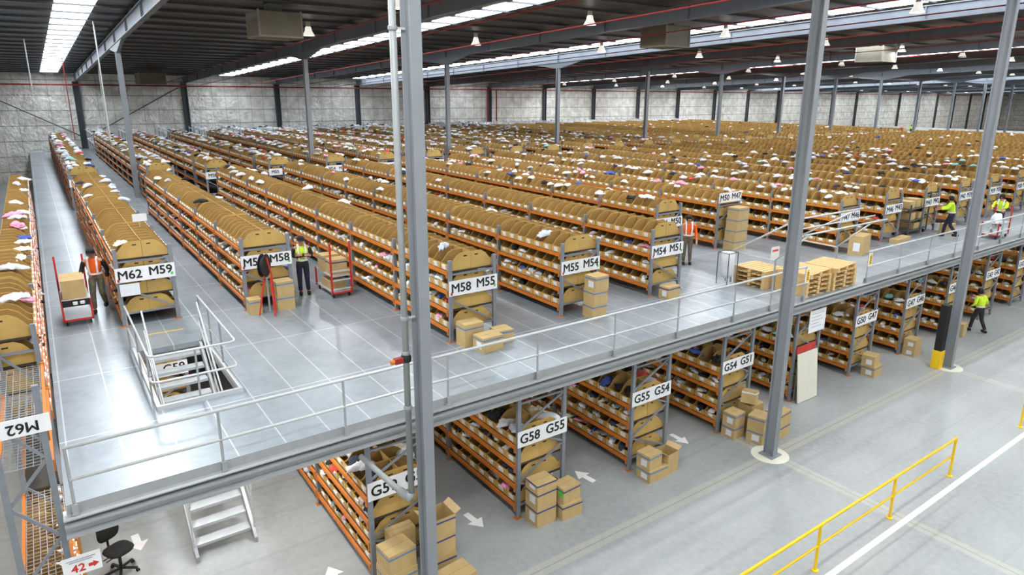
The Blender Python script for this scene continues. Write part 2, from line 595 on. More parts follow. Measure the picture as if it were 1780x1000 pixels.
for p, q, lab in (((-5.2, 81.6, 9.7), (4.4, 81.6, 4.2), 'dark diagonal brace rod falling from the edge of the frame to the corner column'), ((4.5, 81.6, 4.2), (13.4, 81.6, 9.2), 'dark diagonal brace rod rising from the corner column across the foil wall')):
    tag(MB().tube([p, q], 0.05, 6).build('brace_rod', 'windcol'), lab, 'brace', 'wall brace rods')

# evaporative cooler cabinets hanging from the roof
for k, (x, y, s, lab) in enumerate(((9.1, 30.9, 1.75, 'large beige cooler cabinet under the roof beside the first lamp'),
                                    (27.7, 25.8, 1.75, 'beige cooler cabinet under the roof between the two rows of lamps'),
                                    (49.8, 26.1, 1.9, 'beige cooler cabinet hanging in front of the pale roof beam'),
                                    (9.8, 73.3, 2.2, 'small looking beige cooler cabinet hanging near the far foil wall'))):
    z = rafter_z(y) - 0.55
    t = thing('cooler_cabinet', lab, 'air cooler', (x, y, z), 0, 'cooler cabinets')
    MB().box(-s / 2, -s / 2, 0.1, s / 2, s / 2, 1.05).build('cabinet', 'unit', t)
    b = MB()
    for sx in (-1, 1):
        for sy in (-1, 1):
            b.box(sx * s / 2 - 0.04, sy * s / 2 - 0.04, 0.04, sx * s / 2 + 0.04, sy * s / 2 + 0.04, 1.1)
    for sx in (-1, 1):
        b.box(sx * s / 2 - 0.045, -s / 2, 0.02, sx * s / 2 + 0.045, s / 2, 0.1)
        b.box(-s / 2, sx * s / 2 - 0.045, 0.02, s / 2, sx * s / 2 + 0.045, 0.1)
    b.build('frame', 'unitl', t)
    MB().box(-0.3, -0.3, 1.05, 0.3, 0.3, 1.5).build('duct', 'unit', t)

# high bay lamps
LM = {}


def lamp_parts():
    b = MB()
    b.lathe([(0.13, 0.42), (0.15, 0.36), (0.17, 0.24), (0.27, 0.06), (0.3, 0.0), (0.285, 0.0), (0.25, 0.06), (0.15, 0.24), (0.12, 0.36)], n=16)
    LM['r'] = b.mesh('reflector', ['lampshell'])
    b = MB().lathe([(0.09, 0.42), (0.12, 0.44), (0.12, 0.7), (0.06, 0.74), (0.015, 0.76), (0.015, 1.0)], n=12)
    LM['h'] = b.mesh('housing', ['housing'])
    b = MB().lathe([(0.02, 0.06), (0.24, 0.07), (0.24, 0.085), (0.02, 0.1)], n=16)
    LM['l'] = b.mesh('lens', ['lamp'])
    ld = bpy.data.lights.new('lamp_light', 'AREA')
    ld.shape = 'DISK'
    ld.size = 0.56
    ld.energy = LAMP_W
    ld.color = (1.0, 0.99, 0.965)
    LM['d'] = ld


lamp_parts()
LAMPS = []
for j in range(-1, 11):
    for yy in range(-5, 76, 10):
        x = 2.75 + 9.75 * j - 0.6 + (0.05 * j)
        if x < -4: x = -4.0
        if yy > 36 and x < 60: continue
        if j == 0 and yy > 25: continue
        LAMPS.append((x, float(yy)))
for j in range(11, 23):
    for yy in (35, 55, 75): LAMPS.append((2.15 + 9.8 * j, float(yy)))
for k, (x, yy) in enumerate(LAMPS):
    z = rafter_z(yy) + 0.15
    col, row = round((x - 2.15) / 9.8), int((yy + 5) / 10)
    t = thing('pendant_lamp', 'white bell shaped high bay lamp, %s along its row, %s row into the hall' % (ordinal(col + 1), ordinal(row)), 'lamp', (x, yy, z), 0, 'high bay lamps')
    for key, nm in (('r', 'reflector'), ('h', 'housing'), ('l', 'lens')): link(nm, LM[key], t)
    lo = bpy.data.objects.new('lamp_light', LM['d'])
    COL.objects.link(lo)
    lo.parent = t
    lo.location = (0, 0, -0.02)

# ------------------------------------------------------------------ mezzanine
MX0, MX1, MY0, MY1 = -0.36, 92.0, 10.1, 81.8
HOLES = [(1.2, 12.9, 2.55, 16.35)]


def deck():
    b = MB()
    z0, z1 = H - 0.12, H
    ys = sorted({MY0, MY1, *[h[1] for h in HOLES], *[h[3] for h in HOLES]})
    for a, c in zip(ys, ys[1:]):
        xs = [MX0]
        for h in HOLES:
            if h[1] <= a and c <= h[3]: xs += [h[0], h[2]]
        xs.append(MX1)
        for i in range(0, len(xs), 2): b.box(xs[i], a, z0, xs[i + 1], c, z1)
    return b


struct(deck().build('floor_mezzanine', 'deck'))
# folded edge channel
prof = [(0.0, 0.0), (-0.06, -0.01), (-0.09, -0.03), (-0.09, -0.05), (0.0, -0.055), (0.0, -0.1), (-0.1, -0.11), (-0.1, -0.15), (-0.01, -0.16), (-0.01, -0.265), (-0.11, -0.285), (-0.11, -0.31), (0.02, -0.31), (0.02, 0.0)]
struct(MB().prism([(MY0 + p[0], H + p[1]) for p in prof], 'x', -0.4, MX1).build('trim_1', 'galv'))
for k in range(26):       # deck joists under the plate
    y = MY0 + 1.2 + k * 2.93
    if 12.7 < y < 16.5: y = 16.6
    o = MB().box(MX0, y, H - 0.32, MX1, y + 0.08, H - 0.122).build('floor_joist_beam', 'galv')
    struct(o)


def guard_rail(xs, label, start=0):
    t = thing('guard_rail', label, 'railing', (0, MY0 - 0.02, H))
    x0, x1 = xs[0], xs[-1]
    MB().tube([(x0, 0, 1.0), (x1, 0, 1.0)], 0.028, 8).build('top_rail', 'galvlight', t, smooth=True)
    MB().tube([(x0, 0, 0.52), (x1, 0, 0.52)], 0.024, 8).build('mid_rail', 'galvlight', t, smooth=True)
    MB().box(x0 - 0.1, 0.02, 0.0, x1 + 0.1, 0.03, 0.15).build('toe_board', 'galv', t)
    pmsh = None
    for x in xs:
        if pmsh is None:
            b = MB()
            b.tube([(0, 0, 0), (0, 0, 1.0)], 0.022, 8)
            b.box(-0.05, -0.04, 0.0, 0.05, 0.018, 0.02)
            b.box(-0.035, -0.05, 0.0, 0.035, -0.02, 0.16)
            pmsh = b.mesh('post', ['galv'])
        link('post', pmsh, t, (x, 0, 0))
    return t


guard_rail([-0.25, 1.66, 3.6, 5.58, 7.65, 9.77, 11.82, 13.93, 15.5, 17.05], 'long galvanised guard rail along the mezzanine edge up to the pallet gap')
guard_rail([20.45 + 2.05 * k for k in range(26)], 'galvanised guard rail continuing beyond the pallet gap towards the yellow shirts')

# swing gate posts with warning plates at the pallet gap
for k, (x, lab) in enumerate(((17.0, 'small yellow warning plate on the gate post by the stacked pallets'), (20.4, 'small yellow warning plate on the post where the guard rail starts again'))):
    t = thing('warning_plate', lab, 'sign', (x, MY0 - 0.046, H + 0.55), 0, 'warning plates')
    MB().box(-0.0, -0.01, -0.02, 0.2, 0.004, 0.4).build('plate', 'white', t)
    MB().box(0.03, -0.016, 0.02, 0.17, -0.008, 0.36).build('panel', 'signyellow', t)
    b = MB()
    for i in range(4): b.box(0.07, -0.02, 0.08 + i * 0.06, 0.13, -0.015, 0.11 + i * 0.06)
    b.build('marking', 'black', t)


# stairs
def stair_y(name, label, x0, x1, yb, yt):
    t = thing(name, label, 'stairs', (0, 0, 0))
    n = 13
    for i in range(n):
        z = H * (i + 1) / (n + 1)
        y = yb + (yt - yb) * (i + 0.5) / n
        b = MB()
        b.box(x0 + 0.04, y, z - 0.035, x1 - 0.04, y + 0.26, z)
        b.box(x0 + 0.04, y, z - 0.06, x1 - 0.04, y + 0.03, z - 0.03)
        b.build('tread', 'galvlight', t)
    for x in (x0, x1):
        MB().prism([(yb - 0.1, 0.0), (yb + 0.18, 0.0), (yt + 0.1, H - 0.12), (yt + 0.1, H - 0.02), (yt - 0.1, H - 0.02), (yb - 0.1, 0.12)], 'x', x - 0.03, x + 0.03).build('stringer', 'galv', t)
    for x in (x0 - 0.02, x1 + 0.02):
        for dz in (0.95, 0.5):
            MB().tube([(x, yb, 0.2 + dz), (x, yt, H - 0.02 + dz)], 0.02, 8).build('handrail', 'galvlight', t, smooth=True)
        for f in (0.02, 0.35, 0.68):
            MB().tube([(x, yb + (yt - yb) * f, 0.1 + (H - 0.1) * f), (x, yb + (yt - yb) * f, 1.15 + (H - 0.2) * f)], 0.018, 8).build('post', 'galvlight', t)
    return t


stair_y('staircase', 'galvanised open tread staircase rising from the floor through the mezzanine hole', 1.42, 2.5, 12.65, 16.3)


def hole_rail(label, pts_list, posts):
    t = thing('stair_guard', label, 'railing')
    for p in pts_list: MB().tube(p, 0.022, 8).build('rail', 'galvlight', t, smooth=True)
    for (x, y) in posts: MB().tube([(x, y, H), (x, y, H + 1.0)], 0.02, 8).build('post', 'galv', t)
    return t


def u_path(x0, x1, y0, y1, z):
    return [(x1, y1, z), (x1, y0 + 0.12, z), (x1 - 0.03, y0 + 0.03, z), (x1 - 0.12, y0, z), (x0 + 0.12, y0, z), (x0 + 0.03, y0 + 0.03, z), (x0, y0 + 0.12, z), (x0, y1, z)]


hole_rail('galvanised guard rail around the open stairwell in front of the M62 rack',
          [u_path(1.12, 2.6, 12.98, 16.62, H + 1.0), u_path(1.12, 2.6, 12.98, 16.62, H + 0.5)],
          [(1.12, 16.6), (1.12, 14.8), (1.12, 13.3), (2.6, 16.6), (2.6, 15.5), (2.6, 14.4), (1.88, 12.98)])
b = MB().box(1.13, 12.84, H, 1.2, 16.4, H + 0.09).box(1.2, 12.84, H, 2.55, 12.9, H + 0.09).box(2.55, 12.84, H, 2.62, 16.4, H + 0.09)
struct(b.build('trim_2', 'galvlight'))
tag(MB().box(1.5, 17.4, H, 2.35, 17.46, H + 0.002).build('floor_line', 'yline'), 'worn yellow line on the deck at the stair head', 'floor marking')


# unseen fill battens added under the deck to brighten the floor, one per aisle
bl = bpy.data.lights.new('fill_light', 'AREA')
bl.shape = 'RECTANGLE'
bl.size, bl.size_y = 0.12, 1.4
bl.energy = 14.0
bl.color = (1.0, 0.98, 0.95)
bl2 = bl.copy()
bl2.energy = 70.0
btm = MB().box(-0.09, -0.75, 0.0, 0.09, 0.75, 0.06).mesh('batten', ['white'])
for k in range(-1, 12):
    for q, yy in enumerate((12.4, 16.9)):
        x = 0.35 if k < 0 else 3.15 if k == 0 else 6.2 if k == 1 else 7.22 + 3.28 * (k - 2) + 2.28
        if k == 0 and q == 0: x = 3.3
        o = link('fill_batten', btm, None, (x, yy, H - 0.19))
        tag(o, 'added unseen fill lamp under deck, %s aisle from the edge, %s from the front' % (ordinal(k + 1), ordinal(q)), 'lamp', 'added fill lamps under the deck')
        lo = bpy.data.objects.new('fill_light', bl if k > 0 else bl2)
        COL.objects.link(lo)
        lo.parent = o
        lo.location = (0, 0, -0.02)

# ------------------------------------------------------------------ shelving racks
BAY, WID = 2.93, 1.28
LV = [0.30, 0.76, 1.22, 1.68]
LVN = ['bottom', 'second', 'third', 'top']


def add_frame(b, y, h, wid=WID, mi=0, zs=None):
    pw = 0.085 if wid > 1 else 0.075
    for x in (0.0, wid - pw):
        b.box(x, y, 0.0, x + pw, y + 0.07, h, mi)
    zs = zs or ([0.32, 1.02, 1.62] if h < 2.3 else [0.3, 0.85, 1.45, 2.05, 2.65] if h < 4 else [0.4, 1.0, 1.6, 2.2, 2.8, 3.4, 4.0, 4.6])
    for i, z in enumerate(zs):
        if i in (0, len(zs) - 1): b.box(pw, y + 0.015, z - 0.02, wid - pw, y + 0.05, z + 0.02, mi)
    for i in range(len(zs) - 1):
        a, c = (pw, wid - pw) if i % 2 else (wid - pw, pw)
        b.bar((a, y + 0.03, zs[i] + 0.03), (c, y + 0.03, zs[i + 1] - 0.03), 0.03, 0.04, mi)


def add_beam(b, y, z, side, wid=WID, mi=0, bay=BAY):
    x0, x1 = (-0.012, 0.03) if side < 0 else (wid - 0.03, wid + 0.012)
    b.box(x0, y + 0.075, z - 0.082, x1, y + bay - 0.005, z - 0.005, mi)
    for yy in (y + 0.072, y + bay - 0.055):
        xa, xb = (x0 - 0.008, x1) if side < 0 else (x0, x1 + 0.008)
        b.box(xa, yy, z - 0.15, xb, yy + 0.05, z + 0.02, mi)


def add_panel(b, y, z, wid=WID, mi=0, bay=BAY):
    b.box(0.032, y + 0.08, z - 0.03, wid - 0.032, y + bay - 0.01, z, mi)


RM = {}


def rk(key, fn, mats):
    if key not in RM:
        b = MB()
        fn(b)
        RM[key] = b.mesh(key[0], mats)
    return RM[key]


def feet(b, y, wid=WID, mi=0):
    for x in (0.04, wid - 0.04): b.box(x - 0.08, y - 0.03, 0, x + 0.08, y + 0.1, 0.02, mi)


def detailed_rack(label, x, y0, z0, nb, h, group):
    t = thing('shelving_rack', label, 'rack', (x, y0, z0), 0, group)
    for i in range(nb + 1):
        fo = link('upright_frame', rk(('upright_frame', h), lambda b: add_frame(b, 0, h), ['post']), t, (0, i * BAY, 0))
        link('foot_plate', rk(('foot_plate', 1), lambda b: feet(b, 0), ['orange']), fo)
    for i in range(nb):
        for z in LV:
            for s in (-1, 1):
                link('beam', rk(('beam', s), lambda b: add_beam(b, 0, 0, s), ['orange']), t, (0, i * BAY, z))
            link('shelf', rk(('shelf', 1), lambda b: add_panel(b, 0, 0), ['shelf']), t, (0, i * BAY, z))
    return t


def simple_rack(label, x, runs, z0, h, group):
    key = ('shelving_rack', h, tuple((round(a - runs[0][0], 3), n) for a, n in runs))
    def fn(b):
        for a, n in runs:
            ya = a - runs[0][0]
            for i in range(n + 1):
                add_frame(b, ya + i * BAY, h, mi=0)
            for i in range(n):
                for z in LV:
                    for s in (-1, 1): add_beam(b, ya + i * BAY, z, s, mi=1)
                    add_panel(b, ya + i * BAY, z, mi=2)
    me = rk(key, fn, ['post', 'orange', 'shelf'])
    o = link('shelving_rack', me, None, (x, runs[0][0], z0))
    return tag(o, label, 'rack', group)


PAIR = [('62', '59'), ('59', '58'), ('58', '55'), ('55', '54'), ('54', '51'), ('51', '50'), ('50', '47'), ('47', '46'), ('46', '43'), ('43', '42'), ('42', '39'), ('39', '38'), ('38', '35'), ('35', '34'), ('34', '31'), ('31', '30')]


def rack_x(k): return {0: 1.15, 1: 3.95}.get(k, 7.22 + 3.28 * (k - 2))


NK = 26
BINS = []     # (rack name, side name, x, y, z, side, level, index from the aisle end, block)


def fill(name, sides, x, y0, z0, nb, block, levels_l, levels_r, right_bays=99):
    for i in range(nb):
        for j in range(7):
            y = y0 + i * BAY + 0.1 + (j + 0.5) * 0.395
            for l in levels_l: BINS.append((name, sides[0], x + 0.342, y, z0 + LV[l] + 0.002, -1, l, i * 7 + j, block))
            for l in levels_r:
                if l == 3 or i < right_bays: BINS.append((name, sides[1], x + WID - 0.342, y, z0 + LV[l] + 0.002, 1, l, i * 7 + j, block))


SIGN = []
for k in range(NK):
    x = rack_x(k)
    y0 = 18.35 if k == 0 else 18.0 if k == 1 else 15.8 if k in (5, 6) else 12.87
    nb = 6 if k < 2 else 7 if k in (5, 6) else 8
    p = PAIR[k] if k < len(PAIR) else None
    nm = 'M%s M%s' % p if p else '%s unsigned' % ordinal(k - len(PAIR))
    g = 'double sided racks on the mezzanine'
    if k <= 8:
        detailed_rack('grey and orange shelving rack of brown bins under the M%s M%s sign' % p, x, y0, H, nb, 1.95, g)
    else:
        simple_rack(('front mezzanine shelving rack of brown bins behind the %s sign' % nm) if p else 'front shelving rack of brown bins far along the mezzanine, %s past the last sign' % ordinal(k - len(PAIR)), x, [(y0, nb)], H, 1.95, g)
    xb = x + (0.52 if k == 1 else 0)
    simple_rack('rear mezzanine rack beyond the cross aisle, %s from the foil corner' % ordinal(k), xb, [(38.9, 1), (42.3, 10)], H, 1.95, 'rear racks beyond the cross aisle')
    sides = ('M%s' % p[0], 'M%s' % p[1]) if p else ('near', 'far')
    fill(nm, sides, x, y0, H, nb, 'front', [0, 1, 2, 3] if k < 14 else [1, 2, 3], [0, 1, 2, 3] if k < 14 else [3], 3)
    for (a, n) in ((38.9, 1), (42.3, 10)):
        fill('rear ' + nm, sides, xb, a, H, n, 'rear', [2, 3] if k < 12 else [3], [3])
    if p: SIGN.append(('M', p, x, y0, H + (1.12 if k != 6 else 1.75), k))
    SIGN.append(('B', p, xb, 38.9, H + 1.12, k))
GK = list(range(0, 12))
for k in GK:
    x = rack_x(k)
    y0 = 18.3 if k == 0 else 10.15
    p = PAIR[k]
    nm = 'G%s G%s' % p
    nb = 2 if k == 0 else 3
    lab = 'grey and orange ground level rack of brown bins under the G%s G%s sign' % p
    detailed_rack(lab, x, y0, 0, nb, H - 0.33, 'double sided racks at ground level') if k <= 8 else simple_rack(lab, x, [(y0, nb)], 0, H - 0.33, 'double sided racks at ground level')
    fill(nm, ('G%s' % p[0], 'G%s' % p[1]), x, y0, 0, nb, 'ground', [0, 1, 2, 3], [0, 1, 2, 3], 3)
    if k != 5: SIGN.append(('G', p, x, y0, 1.68, k))


def mk_plain(name, V, F, m):
    me = bpy.data.meshes.new(name)
    me.from_pydata(V, [], F)
    me.materials.append(m)
    return me


def text(body, size, parent, loc, rot=(math.pi / 2, 0, 0), m='black', align='CENTER', label=None, name='lettering'):
    cu = bpy.data.curves.new(name, 'FONT')
    cu.body = body
    cu.size = size
    cu.align_x = align
    cu.align_y = 'CENTER'
    cu.extrude = 0.002
    cu.resolution_u = 3
    cu.offset = 0.0
    cu.materials.append(M[m])
    o = bpy.data.objects.new(name, cu)
    COL.objects.link(o)
    o.parent = parent
    o.location = loc
    o.rotation_euler = rot
    bpy.context.view_layer.update()
    dg = bpy.context.evaluated_depsgraph_get()
    me = bpy.data.meshes.new_from_object(o.evaluated_get(dg))
    bpy.data.objects.remove(o)
    vs = np.array([tuple(v.co) for v in me.vertices])
    fs = [tuple(p.vertices) for p in me.polygons]
    V2, F2 = [], []
    for i_, (dx, dy) in enumerate(((0, 0), (0.022, 0), (-0.022, 0), (0, 0.018), (0, -0.018))):
        V2 += [(a + dx * size, b_ + dy * size, c_ + 0.0002 * i_) for a, b_, c_ in vs]
        F2 += [tuple(q + i_ * len(vs) for q in f) for f in fs]
    me = mk_plain(name, V2, F2, M[m])
    o = bpy.data.objects.new(name, me)
    COL.objects.link(o)
    o.parent = parent
    o.location = loc
    o.rotation_euler = rot
    if label: o['label'] = label
    return o


bd = MB().box(0, 0, 0, WID + 0.02, 0.014, 0.36).mesh('board', ['white'])
stk = {c: MB().box(0, 0, 0, 0.05, 0.003, 0.07).mesh('sticker', [c]) for c in ('mark_red', 'mark_green')}
for kind, p, x, y, z, k in SIGN:
    if kind == 'B':
        if k > 12: continue
        lab = 'small white aisle sign on a rear rack end, %s from the foil corner' % ordinal(k)
        t = thing('aisle_sign', lab, 'sign', (x - 0.01, y - 0.02, z), 0, 'signs on the rear racks')
        link('board', bd, t)
        if p: text('M%s   M%s' % p, 0.24, t, (0.65, -0.003, 0.18))
        continue
    c = kind
    t = thing('aisle_sign', 'long white aisle sign reading %s%s %s%s in black' % (c, p[0], c, p[1]), 'sign', (x - 0.01, y - 0.02, z), 0, 'aisle signs')
    link('board', bd, t)
    text(c + p[0], 0.3, t, (0.31, -0.003, 0.17))
    text(c + p[1], 0.3, t, (0.98, -0.003, 0.2))
    if c == 'M':
        link('sticker', stk['mark_red'], t, (0.03, -0.005, 0.02))
        link('sticker', stk['mark_green'], t, (1.2, -0.005, 0.06))

# single rack at the edge of the frame, running through both levels
t = thing('tall_rack', 'tall narrow galvanised rack standing through both levels at the edge of the frame', 'rack', (-1.0, 10.2, 0))
LW = 0.6
for i in range(10):
    yy = i * BAY
    fo = link('upright_frame', rk(('upright_frame', 'L'), lambda b: add_frame(b, 0, 5.05, LW), ['post']), t, (0, yy, 0))
    link('foot_plate', rk(('foot_plate', 'L'), lambda b: feet(b, 0, LW), ['orange']), fo)


def wire_deck(b):
    for i in range(29): b.box(0.03, 0.1 + i * 0.098, -0.012, LW - 0.03, 0.1 + i * 0.098 + 0.008, -0.004)
    for i in range(7): b.box(0.04 + i * 0.085, 0.09, -0.02, 0.04 + i * 0.085 + 0.008, BAY - 0.01, -0.012)


for i in range(9):
    for z in [0.3, 0.9, 1.5, 2.1, H + 0.3, H + 0.76, H + 1.22, H + 1.68]:
        if i > 4 and z < 3: continue
        if i == 0 and z in (H + 1.68, H + 0.3): continue
        for s in (-1, 1):
            link('beam', rk(('beam', 'L', s), lambda b: add_beam(b, 0, 0, s, LW), ['orange']), t, (0, i * BAY, z))
        if i == 0: link('wire_deck', rk(('wire_deck', 1), wire_deck, ['galv']), t, (0, 0, z))
        else: link('shelf', rk(('shelf', 'L'), lambda b: add_panel(b, 0, 0, LW), ['shelf']), t, (0, i * BAY, z))
for i in range(1, 9):
    for j in range(7):
        y = 10.2 + i * BAY + 0.1 + (j + 0.5) * 0.395
        for l in (3, 2, 1, 0): BINS.append(('edge', 'aisle', -0.71, y, H + LV[l] + 0.002, 1, l, (i - 1) * 7 + j, 'edge'))
for i in range(0, 2):
    for j in range(7):
        y = 10.2 + i * BAY + 0.1 + (j + 0.5) * 0.395
        for z in (0.3, 0.9, 1.5): BINS.append(('edge', 'ground', -0.71, y, z + 0.002, 1, 9, i * 7 + j + round(z * 100) * 100, 'edge ground'))
t = thing('aisle_sign', 'white aisle sign hung upside down on the tall rack at the edge of the frame', 'sign', (-1.0, 10.17, H + 1.26))
MB().box(0, 0, 0, 0.66, 0.014, 0.25).build('board', 'white', t)
text('M62', 0.2, t, (0.36, -0.003, 0.12), rot=(math.pi / 2, math.pi, 0))

# ------------------------------------------------------------------ pick bins
def bin_template(full=True):
    D, W2, hf, hb = 0.59, 0.187, 0.15, 0.405
    prof = [(-D / 2, 0), (D / 2, 0), (D / 2, hb), (0.02, hb), (-0.10, 0.335), (-D / 2 + 0.07, hf + 0.03), (-D / 2, hf)]
    v, f, m = [], [], []
    def add(vs, fs, mi):
        o = len(v)
        v.extend(vs)
        f.extend([tuple(i + o for i in q) for q in fs])
        m.extend([mi] * len(fs))
    n = len(prof)
    for s in (-1, 1):
        y = s * W2
        idx = tuple(range(n)) if s < 0 else tuple(range(n - 1, -1, -1))
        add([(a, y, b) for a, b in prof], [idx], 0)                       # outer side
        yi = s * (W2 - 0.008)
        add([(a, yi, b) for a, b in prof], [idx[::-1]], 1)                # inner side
        for i in range(2, n):                                             # rim
            j = (i + 1) % n
            if i == n - 1: continue
            add([(prof[i][0], y, prof[i][1]), (prof[j][0], y, prof[j][1]), (prof[j][0], yi, prof[j][1]), (prof[i][0], yi, prof[i][1])], [(0, 1, 2, 3)], 0)
        # hand hole in the side panel
        yo = y + s * 0.0015
        add([(0.10, yo, 0.30), (0.19, yo, 0.30), (0.19, yo, 0.33), (0.10, yo, 0.33)], [(0, 1, 2, 3) if s < 0 else (3, 2, 1, 0)], 2)
    def wall(x, h, t):
        add([(x, -W2, 0), (x, W2, 0), (x, W2, h), (x, -W2, h)], [(3, 2, 1, 0)], 0)
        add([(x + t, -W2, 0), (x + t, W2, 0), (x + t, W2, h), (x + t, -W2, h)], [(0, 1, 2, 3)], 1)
        add([(x, -W2, h), (x, W2, h), (x + t, W2, h), (x + t, -W2, h)], [(3, 2, 1, 0)], 0)
    wall(-D / 2, hf, 0.008)
    wall(D / 2, hb, -0.008)
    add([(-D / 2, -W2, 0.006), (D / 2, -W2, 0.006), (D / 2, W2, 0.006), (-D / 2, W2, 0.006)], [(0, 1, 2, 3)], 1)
    lab = ([(-D / 2 - 0.004, -0.075, 0.02), (-D / 2 - 0.004, 0.075, 0.02), (-D / 2 - 0.03, 0.075, 0.125), (-D / 2 - 0.03, -0.075, 0.125),
            (-D / 2 - 0.002, -0.075, 0.02), (-D / 2 - 0.002, 0.075, 0.02), (-D / 2 - 0.002, 0.075, 0.125), (-D / 2 - 0.002, -0.075, 0.125)],
           [(3, 2, 1, 0), (0, 1, 5, 4), (1, 2, 6, 5), (2, 3, 7, 6), (3, 0, 4, 7)])
    return (v, f, m), lab


(bv, bf, bm), (lv, lf) = bin_template()


def mk(name, v, f, m, mats):
    me = bpy.data.meshes.new(name)
    me.from_pydata(v, [], f)
    for q in mats: me.materials.append(M[q] if isinstance(q, str) else q)
    me.polygons.foreach_set('material_index', m)
    me.update()
    return me


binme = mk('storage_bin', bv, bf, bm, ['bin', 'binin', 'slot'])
labme = mk('label_card', lv, lf, [0] * len(lf), ['white'])


def seen(x, y, z, name, block, side, level, idx):
    """does the camera plausibly see this point past the deck and the neighbouring rack?"""
    P = Vector((x, y, z)) - Vector((0, 0, CAMZ))
    d = P.dot(FW)
    if d < 1: return 0
    u = 911 + 1165 * P.dot(RT) / d
    v = 473.2 - 1165 * P.dot(UP) / d
    if not (-10 < u < 1790 and 0 < v < 1005): return 0
    if block == 'ground':
        t = (CAMZ - (H - 0.1)) / (CAMZ - z)
        if y * t > 10.1 and t < 1: return 0
    if side > 0 and level < 3 and idx > 0 and block != 'edge': return 0
    base = 0 if block == 'ground' else H
    if level < 3 and block in ('front', 'ground', 'rear') and side < 0:
        k0 = min(range(26), key=lambda k: abs(rack_x(k) + 0.04 - x))
        if k0 > 0:
            xn = rack_x(k0 - 1) + WID
            f = xn / x
            yn, zn = y * f, CAMZ + (z - CAMZ) * f
            y0n = (18.35 if k0 - 1 == 0 else 18.0 if k0 - 1 == 1 else 15.8 if k0 - 1 in (5, 6) else 12.87) if block != 'ground' else 10.15
            if yn > y0n and zn < base + 2.05: return 0
    return 1.0 / P.length


keep = []
for b in BINS:
    name, sd, x, y, z, side, lvl, idx, block = b
    fx = x + (0.3 * side)
    s = seen(fx, y, z + 0.12 if lvl < 3 else z + 0.35, name, block, side, lvl, idx)
    if s and lvl < 3: s *= 0.85
    keep.append((s, b))
order = sorted(range(len(keep)), key=lambda i: -keep[i][0])
NEAR = set(i for i in order[:300] if keep[i][0] > 0)
places = []
jr = random.Random(3)
BINPOS = []
for i, (s, b) in enumerate(keep):
    name, sd, x, y, z, side, lvl, idx, block = b
    a = jr.uniform(-0.022, 0.022) + (math.pi if side > 0 else 0)
    dx = jr.uniform(-0.002, 0.006) * -side
    if i in NEAR:
        if block == 'edge ground':
            lab = 'brown bin low in the tall edge rack, %s one, %s shelf from the floor' % (ordinal(idx % 100), ordinal([30, 90, 150, 210].index(idx // 100)))
        elif block == 'edge':
            lab = 'brown bin in the tall edge rack, %s from the front, %s mezzanine shelf' % (ordinal(idx), LVN[lvl])
        else:
            lab = 'brown bin, %s shelf of %s rack, %s from the sign, %s side' % (LVN[lvl], name, ordinal(idx), sd)
        o = link('storage_bin', binme, None, (x + dx, y, z), a)
        tag(o, lab, 'bin', 'brown bins on the %s rack' % name)
        link('label_card', labme, o)
    else:
        places.append((0, x + dx, y, z, a, 1.0, 0))
T = (bv + lv, bf + [tuple(q + len(bv) for q in f) for f in lf], bm + [3] * len(lf))
o = mass('storage_bins', [T], places, ['bin', 'binin', 'slot', 'white'])
tag(o, 'all the smaller looking brown cardboard bins filling the shelving racks into the distance', 'bins', None, 'stuff')

# ------------------------------------------------------------------ garments in the bins
import bmesh


def cloth_template(seed, sub):
    r = random.Random(seed)
    bm_ = bmesh.new()
    bmesh.ops.create_icosphere(bm_, subdivisions=sub, radius=1.0)
    ph = [(r.uniform(1.2, 4.5), r.uniform(1.2, 4.5), r.uniform(0, 6.3), r.uniform(0.06, 0.2)) for _ in range(9)]
    sx, sy = r.uniform(0.17, 0.28), r.uniform(0.09, 0.16)
    f1, f2, f3 = r.uniform(0, 6), r.uniform(7, 12), r.uniform(4, 8)
    v = []
    for q in bm_.verts:
        x, y, z = q.co
        n = sum(a * math.sin(fx * x * 2 + p) * math.cos(fy * y * 2 + p * 1.7) for fx, fy, p, a in ph)
        th = math.atan2(y, x)
        k = 1 + 0.35 * n + 0.2 * math.sin(3 * th + f1) + 0.14 * math.sin(7 * th + seed)
        zz = z * 0.055 + 0.028 * math.sin(f2 * x + 3 * y + f1) * math.cos(f3 * y - 2 * x) + 0.05 * n - 0.10 * max(0, abs(x) - 0.45) - 0.06 * max(0, abs(y) - 0.5)
        v.append((x * sx * k, y * sy * k, zz + 0.05))
    bm_.verts.ensure_lookup_table()
    f = [tuple(q.index for q in fc.verts) for fc in bm_.faces]
    bm_.free()
    return v, f, [0] * len(f)


CT = [cloth_template(s, 3) for s in range(6)]
CTF = [cloth_template(s + 20, 2) for s in range(6)]
cme = {}


def cloth_mesh(i, col):
    if (i, col) not in cme:
        v, f, m = CT[i]
        me = mk('garment', v, f, m, [CLOTH[col]])
        me.polygons.foreach_set('use_smooth', [True] * len(f))
        cme[(i, col)] = me
    return cme[(i, col)]


